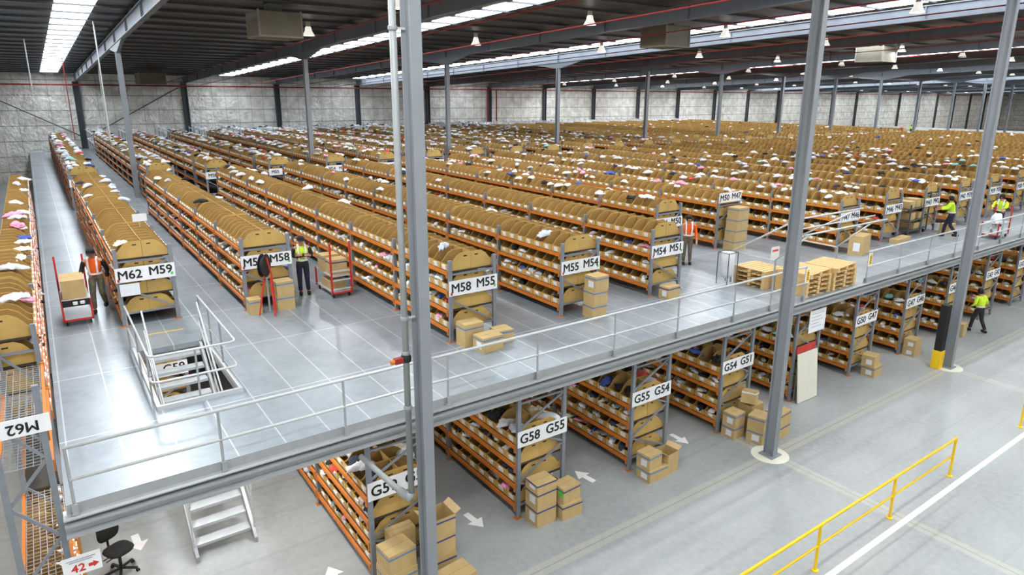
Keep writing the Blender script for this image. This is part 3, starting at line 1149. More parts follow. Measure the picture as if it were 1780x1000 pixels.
gr = random.Random(11)
GAR = []
for s, b in keep:
    name, sd, x, y, z, side, lvl, idx, block = b
    if lvl == 9 : p = 0.5
    elif lvl == 3:
        if block == 'front':
            p = 0.06 if (x < 17 and y < 24) else 0.14 if x < 17 else 0.4 if (x < 50 and y < 26) else 0.25 if x < 36 else 0.05
        elif block == 'rear': p = 0.65 if x < 26 else 0.42 if x < 46 else 0.05
        elif block == 'ground': p = 0.85
        else: p = 0.25
    else:
        p = 0.62 if side < 0 else 0.4
        if block == 'ground': p = 0.7
        if block == 'rear': p = 0.35
    if gr.random() > p: continue
    wts = [60, 14, 7, 6, 3, 2, 4, 2, 3] if lvl == 3 else [40, 18, 14, 5, 3, 1, 12, 2, 5]
    if block == 'ground': wts = [26, 16, 14, 9, 6, 2, 14, 5, 8]
    col = gr.choices(CN, wts)[0]
    if lvl == 3:
        gx = x + side * gr.choice([0.16, 0.05, -0.02, 0.12])
        d = abs(gx - x)
        gz = z + (0.40 if d < 0.08 else 0.30) + gr.uniform(-0.03, 0.03)
        if block == 'ground': gx, gz = x + side * gr.uniform(0.05, 0.17), z + gr.uniform(0.16, 0.26)
    else:
        gx = x + side * gr.uniform(0.12, 0.2)
        gz = z + gr.uniform(0.10, 0.16)
    GAR.append((s, b, col, gx, y + (gr.uniform(-0.1, 0.1) if idx > 0 else gr.uniform(0.04, 0.16)), gz, gr.uniform(0, 6.28), gr.uniform(0.75, 1.15) if lvl == 3 else gr.uniform(0.6, 0.85)))
GAR.sort(key=lambda g: -g[0])
places = []
LABS = {}
for i, (s, b, col, gx, gy, gz, rot, sc) in enumerate(GAR):
    name, sd, x, y, z, side, lvl, idx, block = b
    if i < 260 and s > 0:
        if block == 'edge ground': lab = '%s garment in the %s low bin of the tall edge rack, %s shelf up' % (col, ordinal(idx % 100), ordinal([30, 90, 150, 210].index(idx // 100)))
        elif block == 'edge': lab = '%s garment in the %s bin of the tall edge rack, %s mezzanine shelf' % (col, ordinal(idx), LVN[lvl])
        else: lab = '%s garment, %s bin of %s shelf, %s side, %s rack' % (col, ordinal(idx), LVN[lvl], sd, name)
        o = link('garment', cloth_mesh(i % 6, col), None, (gx, gy, gz), rot)
        o.scale = (sc, sc, sc)
        tag(o, lab, 'garment', 'garments spilling from the bins')
    else:
        places.append((i % 6, gx, gy, gz, rot, sc, CN.index(col)))
o = mass('clothing', CTF, places, [CLOTH[c] for c in CN])
tag(o, 'all the smaller looking white and coloured garments lying in the distant bins', 'clothing', None, 'stuff')

# empty wire shelves along the far wall
def far_rack(b):
    for i in range(4):
        y = i * 2.6
        for x in (0, 1.2): b.box(x, y, 0, x + 0.08, y + 0.08, 2.1, 0)
    for z in (1.1, 1.95):
        for x in (-0.02, 1.24): b.box(x, 0, z - 0.1, x + 0.06, 7.9, z, 1)
        for i in range(3):
            b.box(0.05, i * 2.6 + 0.3, z - 0.03, 1.24, i * 2.6 + 1.5, z - 0.01, 2)
            b.box(0.05, i * 2.6 + 1.7, z - 0.03, 1.24, i * 2.6 + 2.5, z - 0.01, 3)


fr = MB()
far_rack(fr)
fr = fr.mesh('wire_shelf_rack', ['galv', 'line', 'galvlight', 'galv'])
fp = []
for k in range(1, 27):
    x = rack_x(k) + (0.52 if k == 1 else 0)
    o = link('wire_shelf_rack', fr, None, (x, 72.6, H))
    tag(o, 'empty white railed wire shelf rack against the far foil wall, %s from the corner' % ordinal(k - 1), 'rack', 'empty racks at the far wall')
    if k < 15:
        for q in range(26):
            fp.append((q % 6, x + gr.uniform(0.1, 1.1), 72.7 + gr.uniform(0, 7.4), H + gr.choice([1.1, 1.95, 1.95]), gr.uniform(0, 6.28), gr.uniform(0.8, 1.5), gr.choices([0, 1, 2], [60, 25, 12])[0]))
o = mass('wrapped_stock', CTF, fp, [CLOTH['white'], CLOTH['pale grey'], CLOTH['black']])
tag(o, 'white wrapped stock scattered over the wire shelves in front of the foil wall', 'stock', None, 'stuff')
t = thing('barrier', 'low white barrier closing the aisle in front of the far foil wall', 'barrier', (-0.6, 71.5, H))
for z in (0.5, 0.95): MB().box(0, 0, z, 2.6, 0.05, z + 0.12).build('rail', 'line', t)
for x in (0, 1.25, 2.5): MB().box(x, 0.0, 0, x + 0.08, 0.08, 1.1).build('post', 'line', t)

# ------------------------------------------------------------------ cartons
def carton(lab, x, y, z, w, d, h, rot=0.0, tape='blue', open_top=False, group=None, tilt=None, sheet=False, mark=None):
    t = thing('carton', lab, 'carton', (x, y, z), R(rot), group)
    if tilt: t.rotation_euler = (R(tilt[0]), R(tilt[1]), R(rot))
    b = MB()
    if not open_top:
        b.box(-w / 2, -d / 2, 0, w / 2, d / 2, h)
        b.box(-w / 2 + 0.004, -0.004, h, w / 2 - 0.004, 0.004, h + 0.0015, 1)
        b.build('body', ['card', 'binin'], t)
    else:
        th = 0.008
        b.box(-w / 2, -d / 2, 0, w / 2, d / 2, 0.01)
        b.box(-w / 2, -d / 2, 0.01, -w / 2 + th, d / 2, h)
        b.box(w / 2 - th, -d / 2, 0.01, w / 2, d / 2, h)
        b.box(-w / 2 + th, -d / 2, 0.01, w / 2 - th, -d / 2 + th, h)
        b.box(-w / 2 + th, d / 2 - th, 0.01, w / 2 - th, d / 2, h)
        b.build('body', ['card'], t)
        for s in (-1, 1):
            MB().bar((-w / 2 + 0.005, s * (d / 2), h), (-w / 2 + 0.005 + 0, s * (d / 2 + 0.13), h + 0.1), 0.006, 0.006).build('flap', 'card', t) if False else None
            f = MB()
            f.add([(s * w / 2, -d / 2 + 0.01, h), (s * w / 2, d / 2 - 0.01, h), (s * (w / 2 + 0.12), d / 2, h + 0.07), (s * (w / 2 + 0.12), -d / 2, h + 0.07)], [(0, 1, 2, 3)])
            f.add([(s * w / 2, -d / 2 + 0.01, h - 0.008), (s * w / 2, d / 2 - 0.01, h - 0.008), (s * (w / 2 + 0.12), d / 2, h + 0.062), (s * (w / 2 + 0.12), -d / 2, h + 0.062)], [(3, 2, 1, 0)])
            f.build('flap', 'cardlight', t)
    if tape:
        e = 0.0025
        z0 = h * 0.76
        b = MB()
        for x0, y0, x1, y1 in ((-w / 2 - e, -d / 2 - e, w / 2 + e, -d / 2), (-w / 2 - e, d / 2, w / 2 + e, d / 2 + e), (-w / 2 - e, -d / 2, -w / 2, d / 2), (w / 2, -d / 2, w / 2 + e, d / 2)):
            b.box(x0, y0, z0, x1, y1, z0 + 0.035)
        b.build('tape', tape, t)
    if sheet: MB().box(-w / 2 - 0.004, -d * 0.3, h * 0.2, -w / 2 - 0.001, d * 0.15, h * 0.65).build('label_sheet', 'paper', t)
    if mark: MB().box(-w / 2 - 0.004, -d * 0.42, h * 0.45, -w / 2 - 0.001, -d * 0.05, h * 0.8, 0).build('sticker', mark, t)
    return t


GM, GG = 'cartons on the mezzanine deck', 'cartons on the ground floor'
carton('small brown carton at the grey post under the M59 M58 sign', 4.1, 17.72, H, 0.32, 0.36, 0.4, 0, 'blue', group=GM)
carton('lower carton of the two stacked beside the red reel stand', 4.86, 17.7, H, 0.46, 0.42, 0.4, 0, 'blue', group=GM)
carton('upper carton of the two stacked beside the red reel stand', 4.86, 17.7, H + 0.402, 0.46, 0.42, 0.38, 2, 'blue', group=GM)
carton('tall carton standing against the post under the M58 M55 sign', 7.56, 12.56, H, 0.5, 0.4, 0.55, 0, 'blue', group=GM)
carton('carton with green mark in front of the tall one under the M58 M55 sign', 7.75, 12.08, H, 0.55, 0.42, 0.34, 3, 'blue', sheet=True, group=GM)
carton('carton at the aisle side under the M58 M55 sign, nearest the next rack', 8.3, 12.35, H, 0.42, 0.4, 0.3, -4, 'blue', group=GM)
for i in range(3): carton('%s carton of the stack of three under the M55 M54 sign' % ('bottom', 'middle', 'top')[i], 11.3 + 0.02 * i, 12.45, H + i * 0.372, 0.46, 0.42, 0.37, i * 2 - 2, 'blue', group=GM, sheet=(i == 2))
carton('single carton on the deck under the M54 M51 sign', 14.2, 12.5, H, 0.5, 0.36, 0.36, 2, 'navyt', sheet=True, group=GM)
for i in range(4): carton('%s carton in the stack of four under the high M50 M47 sign' % ('bottom', 'second lowest', 'second highest', 'top')[i], 20.98 + 0.02 * i, 15.42, H + i * 0.402, 0.7 - 0.02 * i, 0.5, 0.4, i - 1, 'blue', group=GM)
carton('flat pale carton lying on the deck beside the long grey trolley', 27.75, 12.55, H, 1.3, 0.35, 0.16, 6, None, group=GM)
carton('big grey brown carton leaning behind the pallet gate under the M47 M46 sign', 24.3, 12.4, H, 0.9, 0.5, 0.7, 12, None, group=GM, sheet=True)
carton('carton low in front of the yellow shirted worker with white trolley', 31.3, 12.3, H, 0.6, 0.4, 0.4, 0, None, group=GM)

carton('bottom carton of the stack beside the sign G59 rack, under the open one', 4.2, 9.62, 0, 0.56, 0.5, 0.62, 3, 'blue', group=GG)
carton('carton with blue tape on top of the stack by the G59 rack post', 4.2, 9.62, 0.622, 0.54, 0.46, 0.38, 5, 'blue', group=GG)
carton('shallow open carton of red and blue goods behind the taped G59 stack', 4.45, 9.98, 0.85, 0.5, 0.25, 0.2, 0, None, group=GG)
carton('carton under the shallow open carton at the G59 rack', 4.45, 9.98, 0, 0.5, 0.25, 0.848, 0, None, group=GG)
carton('wide carton at the foot of the stack beside the near column', 5.08, 9.05, 0, 0.62, 0.46, 0.42, 5, None, group=GG)
carton('bottom carton of the tall stack between the near column and the arrow', 5.08, 9.68, 0, 0.5, 0.46, 0.48, 0, 'navyt', group=GG)
carton('middle carton of the tall stack between the near column and the arrow', 5.06, 9.68, 0.482, 0.5, 0.46, 0.44, 2, 'navyt', group=GG)
carton('open topped carton on the tall stack beside the near column', 5.07, 9.68, 0.924, 0.5, 0.46, 0.36, 0, 'navyt', True, GG)
carton('bottom carton of the stack of two at the G58 post', 7.62, 9.86, 0, 0.5, 0.42, 0.44, 0, 'navyt', sheet=True, group=GG)
carton('middle carton of the stack at the G58 post', 7.62, 9.86, 0.442, 0.5, 0.42, 0.38, 1, 'navyt', sheet=True, group=GG)
carton('flat top carton of the stack at the G58 post', 7.62, 9.86, 0.824, 0.5, 0.42, 0.16, -1, 'navyt', sheet=True, group=GG)
carton('lower pale carton beside the G58 stack', 8.22, 9.72, 0, 0.52, 0.4, 0.36, -3, 'navyt', group=GG)
carton('upper carton with bright green sticker beside the G58 stack', 8.22, 9.76, 0.362, 0.48, 0.38, 0.36, 4, 'navyt', group=GG, mark='mark_green')
carton('lower carton at the foot of the G55 rack', 10.8, 9.68, 0, 0.6, 0.44, 0.3, 0, 'blue', group=GG, sheet=True)
carton('upper carton on the pile at the foot of the G55 rack', 10.72, 9.72, 0.302, 0.44, 0.4, 0.36, 4, 'blue', group=GG, sheet=True)
carton('open empty carton with raised flaps at the G55 rack', 11.3, 9.7, 0, 0.4, 0.4, 0.52, 6, None, True, GG)
for i in range(2): carton('%s carton of the stack nearest the G54 post' % ('lower', 'upper')[i], 14.02, 9.84, i * 0.352, 0.42, 0.4, 0.35, i * 2, 'blue', group=GG, sheet=True)
for i in range(2): carton('%s carton of the blue taped pair in the middle of the G54 pile' % ('lower', 'upper')[i], 14.36, 9.3, i * 0.372, 0.48, 0.44, 0.37, 12 + i * 2, 'blue', group=GG, sheet=(i == 0))
for i in range(2): carton('%s carton of the G54 pile half behind the grey column' % ('lower', 'upper')[i], 15.02, 9.2, i * 0.362, 0.56, 0.44, 0.36, 4 + i * 2, 'navyt', group=GG)
for i in range(2): carton('%s carton at the back of the G54 pile by the rack' % ('lower', 'upper')[i], 14.75, 9.85, i * 0.382, 0.52, 0.42, 0.38, 0, None, group=GG)
carton('tilted pale carton lying on top of the G54 pile', 14.6, 9.82, 0.80, 0.55, 0.36, 0.34, 25, 'paper', group=GG, tilt=(0, 17))
carton('lower carton at the foot of the G50 rack', 21.15, 9.82, 0, 0.62, 0.42, 0.34, 4, 'blue', group=GG, sheet=True)
carton('upper carton at the foot of the G50 rack', 21.05, 9.86, 0.342, 0.46, 0.4, 0.36, 10, None, group=GG, sheet=True)
for i in range(2): carton('%s carton of the short stack at the G47 rack' % ('lower', 'upper')[i], 24.05, 9.92, i * 0.302, 0.5, 0.4, 0.3, i * 3, None, group=GG, sheet=True)
carton('carton beside the walking worker near the far column', 27.6, 9.85, 0, 0.42, 0.42, 0.5, 4, None, group=GG)
carton('carton standing in the aisle behind the G54 rack', 15.6, 11.0, 0, 0.5, 0.5, 0.95, 0, 'blue', group=GG)


# ------------------------------------------------------------------ pallets
pb = MB()
for i in range(7): pb.box(-0.56, -0.55 + i * 0.16, 0.115, 0.56, -0.55 + i * 0.16 + 0.13, 0.135)
pdk = pb.mesh('top_deck', ['wood'])
ps = []
for yy in (-0.55, -0.05, 0.45):
    ps.append(MB().box(-0.56, yy, 0.02, 0.56, yy + 0.1, 0.115).mesh('stringer', ['wood']))
pbt = MB()
for i in range(4): pbt.box(-0.56, -0.55 + i * 0.32, 0.0, 0.56, -0.55 + i * 0.32 + 0.13, 0.02)
pbt = pbt.mesh('bottom_deck', ['wood'])


def pallet(lab, x, y, z, rot, sx=1.0, sy=0.9):
    t = thing('wooden_pallet', lab, 'pallet', (x, y, z), R(rot), 'stacked pallets at the gate')
    t.scale = (sx, sy, 1)
    link('top_deck', pdk, t)
    for m in ps: link('stringer', m, t)
    link('bottom_deck', pbt, t)


for nm, x, y, n, r0 in (('stack beside the grey column', 18.02, 10.72, 5, 90), ('stack nearest the gate gap', 19.36, 10.68, 5, 90), ('small stack behind the grey column', 17.62, 11.95, 4, 0)):
    for i in range(n):
        pallet('%s pine pallet of the %s' % (('lowest', 'second', 'third', 'fourth', 'topmost')[i if i < n - 1 else 4], nm), x, y, H + i * 0.136, r0 + (6 if (i == n - 1 and n == 5) else random.uniform(-1, 1)), 0.92, 1.14 if n == 5 else 1.0)
t = thing('pallet_gate', 'galvanised swing up safety gate raised over the pallet gap', 'gate', (0, 0, H))
for x in (17.1, 20.42):
    for y in (11.1, 12.6): MB().tube([(x, y, 0), (x, y, 1.0)], 0.028, 8).build('post', 'galv', t)
    MB().tube([(x, 11.1, 0.95), (x, 12.6, 0.95)], 0.024, 8).build('side_rail', 'galvlight', t, smooth=True)
    MB().tube([(x, 11.1, 0.98), (x + 0.1, 10.15, 1.9)], 0.026, 8).build('arm', 'galvlight', t, smooth=True)
    MB().tube([(x, 12.6, 0.98), (x + 0.1, 10.6, 2.25)], 0.026, 8).build('arm', 'galvlight', t, smooth=True)
MB().tube([(16.9, 10.15, 1.9), (21.4, 10.15, 1.9)], 0.026, 8).build('bar', 'galvlight', t, smooth=True)
MB().tube([(16.9, 10.6, 2.25), (20.7, 10.6, 2.25)], 0.026, 8).build('bar', 'galvlight', t, smooth=True)
MB().tube([(16.9, 10.3, 2.05), (20.9, 10.3, 2.05)], 0.02, 8).build('bar', 'galvlight', t, smooth=True)
for lab, x, y, z, s in (('white paper notice with red print hung on the raised gate left of the column', 17.6, 11.6, H + 0.75, 'mark_red'), ('tilted white paper notice hung behind the pallets right of the column', 19.9, 12.55, H + 0.3, None)):
    q = thing('paper_notice', lab, 'notice', (x, y, z))
    MB().box(0, 0, 0, 0.42, 0.006, 0.45).build('sheet', 'paper', q)
    if s: MB().box(0.06, -0.003, 0.3, 0.36, -0.0005, 0.36).build('print', s, q)
t = thing('bag_stand', 'wire bag stand holding a clear white plastic bag behind the pallets', 'bag stand', (16.75, 12.5, H))
for x in (-0.22, 0.22):
    for y in (-0.2, 0.2): MB().tube([(x, y, 0), (x, y, 1.0)], 0.014, 6).build('leg', 'darkmetal', t)
b = MB()
for a, c in (((-0.22, -0.2), (0.22, -0.2)), ((0.22, -0.2), (0.22, 0.2)), ((0.22, 0.2), (-0.22, 0.2)), ((-0.22, 0.2), (-0.22, -0.2))): b.tube([(*a, 1.0), (*c, 1.0)], 0.012, 6)
b.build('rim', 'darkmetal', t)
b = MB()
b.lathe([(0.12, 0.2), (0.19, 0.35), (0.2, 0.7), (0.21, 0.98), (0.2, 0.985)], n=14)
b.build('bag', 'paper', t, smooth=True)


# ------------------------------------------------------------------ trolleys
def wheels(t, pts, r=0.06):
    for x, y in pts:
        b = MB()
        b.tube([(x - 0.018, y, r), (x + 0.018, y, r)], r, 12)
        b.build('wheel', 'rubber', t)


def red_trolley(lab, x, y, rot, w, l, hp):
    """deck near end at y=0; tall posts at the y=l end when rot=0"""
    t = thing('red_trolley', lab, 'trolley', (x, y, H), R(rot), 'red picking trolleys')
    for sx in (-1, 1):
        b = MB()
        b.bar((sx * w / 2, l, 0.12), (sx * w / 2, l, hp), 0.045, 0.045)
        b.build('post', 'red', t)
        MB().bar((sx * w / 2, 0, 0.12), (sx * w / 2, 0, 0.66), 0.045, 0.045).build('leg', 'red', t)
    MB().bar((-w / 2, 0, 0.15), (w / 2, 0, 0.15), 0.045, 0.045).build('cross_bar', 'red', t)
    MB().bar((-w / 2, l, 0.15), (w / 2, l, 0.15), 0.045, 0.045).build('cross_bar', 'red', t)
    MB().box(-w / 2, 0, 0.16, w / 2, l, 0.19).build('shelf', 'galvlight', t)
    MB().box(-w / 2, 0, 0.62, w / 2, l, 0.65).build('shelf', 'galvlight', t)
    wheels(t, [(sx * (w / 2 - 0.05), yy) for sx in (-1, 1) for yy in (0.08, l - 0.08)])
    return t


t = red_trolley('red trolley with one beige carton beside the worker in orange vest', 0.3, 19.15, 0, 0.6, 1.15, 1.55)
b = MB().box(-0.29, -0.03, 0.5, 0.29, 0.0, 0.66)
b.build('tray_front', 'rubber', t)
for x in (-0.02, 0.13): MB().lathe([(0.05, 0), (0.055, 0.06), (0.04, 0.07)], (x, -0.04, 0.55), 10).build('tape_roll', 'white', t)
carton('beige carton riding on the red trolley by the orange vested worker', 0.29, 19.75, H + 0.655, 0.5, 0.9, 0.46, 0, None, group=GM)
t = red_trolley('red trolley loaded with taped cartons beside the worker with crossed arms', 6.5, 19.05, 180, 0.56, 1.3, 1.6)
for z in (0.16, 0.42, 0.68): MB().bar((-0.28, 1.3, z + 0.1), (0.28, 1.3, z + 0.1), 0.04, 0.04).build('step', 'galvlight', t)
for lab, x, y, z, w, d, h, tp in (('taped carton in front on the top shelf of the loaded red trolley', 6.5, 18.1, 0.655, 0.48, 0.42, 0.42, 'navyt'), ('second carton behind it on the top shelf of the loaded red trolley', 6.46, 18.62, 0.655, 0.48, 0.44, 0.46, 'blue'),
                                  ('carton on the low shelf of the loaded red trolley', 6.5, 18.4, 0.195, 0.46, 0.7, 0.24, None)):
    carton(lab, x, y, H + z, w, d, h, 0, tp, group=GM)
t = red_trolley('red trolley of white bags pushed by the far yellow shirted worker', 31.4, 10.75, 270, 0.6, 1.1, 1.3)
for i, (x, y, z, s, lab) in enumerate(((31.9, 10.72, 0.655, 1.6, 'large white bag heaped on top of the far red trolley'), (32.0, 10.75, 0.2, 1.3, 'white bag on the low shelf of the far red trolley'))):
    o = link('plastic_bag', cloth_mesh(1 + i, 'white'), None, (x, y, H + z + 0.02), 0.4)
    o.scale = (s, s, s * 1.8)
    tag(o, lab, 'bag')

t = thing('shelf_trolley', 'long dark grey three tier trolley of cartons on the mezzanine', 'trolley', (28.75, 12.75, H), R(4))
for x in (0, 1.9):
    for y in (0, 0.65): MB().bar((x, y, 0.1), (x, y, 1.75 if x > 1 else 1.35), 0.05, 0.05).build('post', 'darkmetal', t)
for z in (0.2, 0.62, 1.12): MB().box(0, 0, z, 1.9, 0.65, z + 0.035).build('shelf', 'darkmetal', t)
MB().bar((1.9, 0, 1.73), (1.9, 0.65, 1.73), 0.045, 0.045).build('handle', 'galv', t)
wheels(t, [(0.08, 0.08), (1.82, 0.08), (0.08, 0.57), (1.82, 0.57)], 0.07)
for i, (x, z, w, h) in enumerate(((29.15, 1.16, 0.5, 0.28), (29.72, 1.16, 0.48, 0.34), (30.25, 1.16, 0.42, 0.3), (29.3, 0.66, 0.5, 0.3), (30.1, 0.66, 0.5, 0.26), (29.9, 0.24, 0.7, 0.25))):
    carton('%s of the cartons on the long grey trolley, counted from its top shelf' % ordinal(i), x, 13.14 + (0.04 if x > 29.6 else 0), H + z + 0.002, w, 0.5, h, 4, None, group='cartons on the grey trolley')

t = thing('reel_stand', 'red strapping reel stand with black reel before the M59 M58 sign', 'reel stand', (4.42, 17.42, H), R(-36))
for dx, dy in ((-0.2, -0.22), (0.2, -0.22)): MB().tube([(0.0 + dx * 0.4, 0.0, 1.0), (dx, dy, 0.02)], 0.022, 8).build('leg', 'red', t)
MB().tube([(0.12, 0.05, 0.03), (0.1, 0.03, 1.05), (0.02, 0.0, 1.5)], 0.022, 8).build('handle', 'red', t)
MB().tube([(-0.05, 0.1, 0.03), (-0.05, 0.06, 1.1)], 0.025, 8).build('mast', 'galv', t)
b = MB()
b.tube([(-0.1, 0, 1.3), (-0.02, 0, 1.3)], 0.22, 20)
b.build('reel', 'rubber', t)
for x in (-0.115, -0.005): MB().tube([(x - 0.006, 0, 1.3), (x + 0.006, 0, 1.3)], 0.3, 24).build('flange', 'rubber', t)
b = MB().box(0, 0, 0, 0.32, 0.012, 0.2)
q = thing('card_sign', 'small pale blue white card standing above the bins of the M62 M59 rack', 'sign', (1.86, 20.4, H + 1.68))
MB().box(0.14, 0.006, 0, 0.17, 0.02, 0.75).build('stem', 'galv', q)
MB().box(0, -0.008, 0.56, 0.34, 0.004, 0.76).build('card', 'paper', q)
o = MB().box(0, 0, 0, 0.42, 0.004, 0.3).build('paper_notice', 'paper', None, (1.2, 18.31, H + 0.78))
tag(o, 'white paper sheet taped under the M62 M59 sign', 'notice')

# ------------------------------------------------------------------ things on the ground floor
t = thing('leaning_board', 'tall cream board leaning on the rack end beside the column', 'board', (17.12, 10.02, 0))
MB().prism([(-0.12, 0.02), (-0.09, 0.02), (0.07, 1.5), (0.04, 1.5)], 'x', 0.0, 1.0).build('board', 'cream', t)
MB().box(0.0, 0.085, 1.5, 0.95, 0.1, 1.72).build('red_panel', 'red', t)
MB().box(0.1, 0.085, 0.0, 0.16, 0.1, 1.5).build('strut', 'galv', t)
t = thing('notice_board', 'white notice board with faint print under the mezzanine edge behind the column', 'notice', (17.55, 10.08, 2.06))
MB().box(0, 0, 0, 0.82, 0.02, 0.68).build('board', 'white', t)
b = MB()
for i in range(5): b.box(0.08, -0.003, 0.56 - i * 0.1, 0.08 + (0.66, 0.5, 0.6, 0.4, 0.55)[i], 0, 0.575 - i * 0.1)
b.build('print', 'galv', t)
t = thing('column_guard', 'tall black column guard with yellow foot beside the far column', 'guard', (23.5, 8.85, 0))
MB().box(-0.14, -0.14, 0, 0.14, 0.14, 0.62).build('foot', 'yellow', t, bevel=0.01)
MB().box(-0.12, -0.12, 0.62, 0.12, 0.12, 2.2).build('panel', 'rubber', t, bevel=0.01)


def barrier(lab, xs, y):
    t = thing('barrier_rail', lab, 'barrier', (0, y, 0), 0, 'yellow barriers')
    MB().tube([(xs[0] - 0.03, 0, 1.0), (xs[-1] + 0.03, 0, 1.0)], 0.03, 10).build('top_rail', 'yellow', t, smooth=True)
    MB().tube([(xs[0], 0, 0.55), (xs[-1], 0, 0.55)], 0.024, 10).build('mid_rail', 'yellow', t, smooth=True)
    b = MB().tube([(0, 0, 0.0), (0, 0, 1.0)], 0.03, 10)
    b.lathe([(0.07, 0.0), (0.07, 0.02), (0.03, 0.035)], n=12)
    pm_ = b.mesh('post', ['yellow'])
    for x in xs: link('post', pm_, t, (x, 0, 0))


barrier('long yellow pipe barrier beside the white floor line', [5.26, 8.1, 10.94, 13.78, 16.63], 5.57)
barrier('second yellow pipe barrier starting at the edge of the frame', [20.89, 23.7, 26.5], 5.55)
tag(MB().box(6.0, 5.27, 0, 60.0, 5.39, 0.003).build('floor_line', 'line'), 'long white painted line on the concrete beside the yellow barrier', 'floor marking')


def arrow(lab, x, y, d):
    b = MB()
    b.prism([(-0.07, -0.3), (0.07, -0.3), (0.07, 0.02), (0.19, 0.02), (0.0, 0.32), (-0.19, 0.02), (-0.07, 0.02)], 'z', 0.0, 0.003)
    o = b.build('floor_arrow', 'line', None, (x, y, 0))
    o.rotation_euler = (0, 0, R(d))
    tag(o, lab, 'floor arrow', 'white arrows on the floor')


arrow('white floor arrow in the aisle between the G59 and G58 racks', 6.45, 10.65, 186)
arrow('white floor arrow beside the carton with the green sticker', 9.48, 10.58, 8)
arrow('white floor arrow between the G55 and G54 racks', 12.71, 10.52, 180)
arrow('white floor arrow beside the black office chair', 0.55, 13.93, 184)
arrow('white floor arrow cut by the bottom of the frame', 3.41, 10.7, 0)

# pale drain pipe on the near column
t = thing('drain_pipe', 'pale grey drain pipe running down beside the near column', 'pipe', (0, 0, 0))
px, py = 4.13, 8.75
MB().tube([(px, py, 2.5), (px, py, rafter_z(py) - 0.5)], 0.05, 12).build('pipe', 'pipe', t, smooth=True)
MB().tube([(px - 0.005, py, 2.55), (px - 0.02, py, 2.46), (px - 0.08, py + 0.25, 2.47)], 0.072, 12).build('elbow', 'pipe', t, smooth=True)
MB().tube([(px - 0.08, py + 0.2, 2.47), (3.82, 10.05, 2.68)], 0.05, 12).build('branch', 'pipe', t, smooth=True)
for z in (4.05, 4.95, 5.5, 9.6): MB().lathe([(0.06, -0.03), (0.066, -0.02), (0.066, 0.02), (0.06, 0.03)], (px, py, z), 14).build('collar', 'pipe', t)
for z in (5.5, 9.6): MB().box(px, py - 0.02, z - 0.015, 4.3, py + 0.0, z + 0.015).build('bracket', 'galvlight', t)
q = thing('alarm_device', 'small red and black device clamped to the drain pipe above the rail', 'device', (px, py, 4.85))
MB().lathe([(0.075, -0.04), (0.08, -0.02), (0.08, 0.04), (0.07, 0.06)], n=14).build('clamp', 'rubber', q)
MB().box(-0.2, -0.06, -0.04, -0.06, 0.03, 0.05).build('housing', 'redpipe', q, bevel=0.01)
MB().tube([(-0.26, -0.02, 0), (-0.2, -0.02, 0)], 0.035, 10).build('lens', 'orange', q)

# black office chair
t = thing('office_chair', 'black office chair on castors under the mezzanine edge', 'chair', (0.2, 13.1, 0), R(28))


def pad(w, d, h, n=20, k=3.0, bow=0.0, mb=None, org=(0, 0, 0), upright=False):
    b = mb or MB()
    prof = [(0.0, -h / 2), (0.72, -h / 2), (0.93, -h * 0.3), (1.0, 0), (0.93, h * 0.3), (0.72, h / 2), (0.0, h / 2)]
    vs, fs = [], []
    for r, z in prof:
        r = max(r, 0.002)
        for i in range(n):
            a = 2 * math.pi * i / n
            ca, sa = math.cos(a), math.sin(a)
            e = (abs(ca) ** k + abs(sa) ** k) ** (-1 / k)
            x, y = r * e * ca * w / 2, r * e * sa * d / 2
            zz = z + bow * (2 * x / w) ** 2
            p = (x, zz, y) if upright else (x, y, zz)
            vs.append((org[0] + p[0], org[1] + p[1], org[2] + p[2]))
    for j in range(len(prof) - 1):
        for i in range(n):
            i2 = (i + 1) % n
            q = (j * n + i, j * n + i2, (j + 1) * n + i2, (j + 1) * n + i)
            fs.append(q[::-1] if upright else q)
    b.add(vs, fs)
    return b


pad(0.48, 0.46, 0.09, org=(0, 0, 0.5), bow=0.01).build('seat', 'chair', t, smooth=True)
pad(0.42, 0.44, 0.08, org=(0, 0.27, 0.83), bow=-0.03, upright=True).build('backrest', 'chair', t, smooth=True)
MB().tube([(0, 0.1, 0.44), (0, 0.3, 0.47), (0, 0.315, 0.75)], 0.022, 8).build('back_bracket', 'rubber', t)
MB().tube([(0, 0, 0.1), (0, 0, 0.46)], 0.028, 10).build('gas_column', 'rubber', t)
MB().box(-0.1, -0.1, 0.42, 0.1, 0.12, 0.455).build('mechanism', 'rubber', t)
for s in (0.0, 0.09): MB().tube([(-0.05, -0.05 + s, 0.43), (-0.27, -0.05 + s, 0.42)], 0.01, 6).build('lever', 'rubber', t)
for i in range(5):
    a = 2 * math.pi * i / 5 + 0.3
    f = MB().bar((0, 0, 0.11), (0.28 * math.cos(a), 0.28 * math.sin(a), 0.08), 0.045, 0.03).build('base_arm', 'rubber', t)
    c_ = MB()
    cx_, cy_ = 0.28 * math.cos(a), 0.28 * math.sin(a)
    c_.tube([(cx_ - 0.025, cy_, 0.03), (cx_ + 0.025, cy_, 0.03)], 0.03, 10)
    c_.build('castor', 'rubber', f)
t = thing('location_sign', 'white sign with red number 42 and arrow on the tall edge rack', 'sign', (-0.52, 10.16, 2.16), 0)
MB().box(0, 0, 0, 0.46, 0.012, 0.3).build('board', 'white', t)
b = MB().box(0.05, -0.004, 0.235, 0.4, -0.001, 0.25).box(0.08, -0.004, 0.205, 0.36, -0.001, 0.22)
b.build('print', 'galv', t)
text('42', 0.17, t, (0.18, -0.003, 0.1), m='red', name='number', label='red number 42')
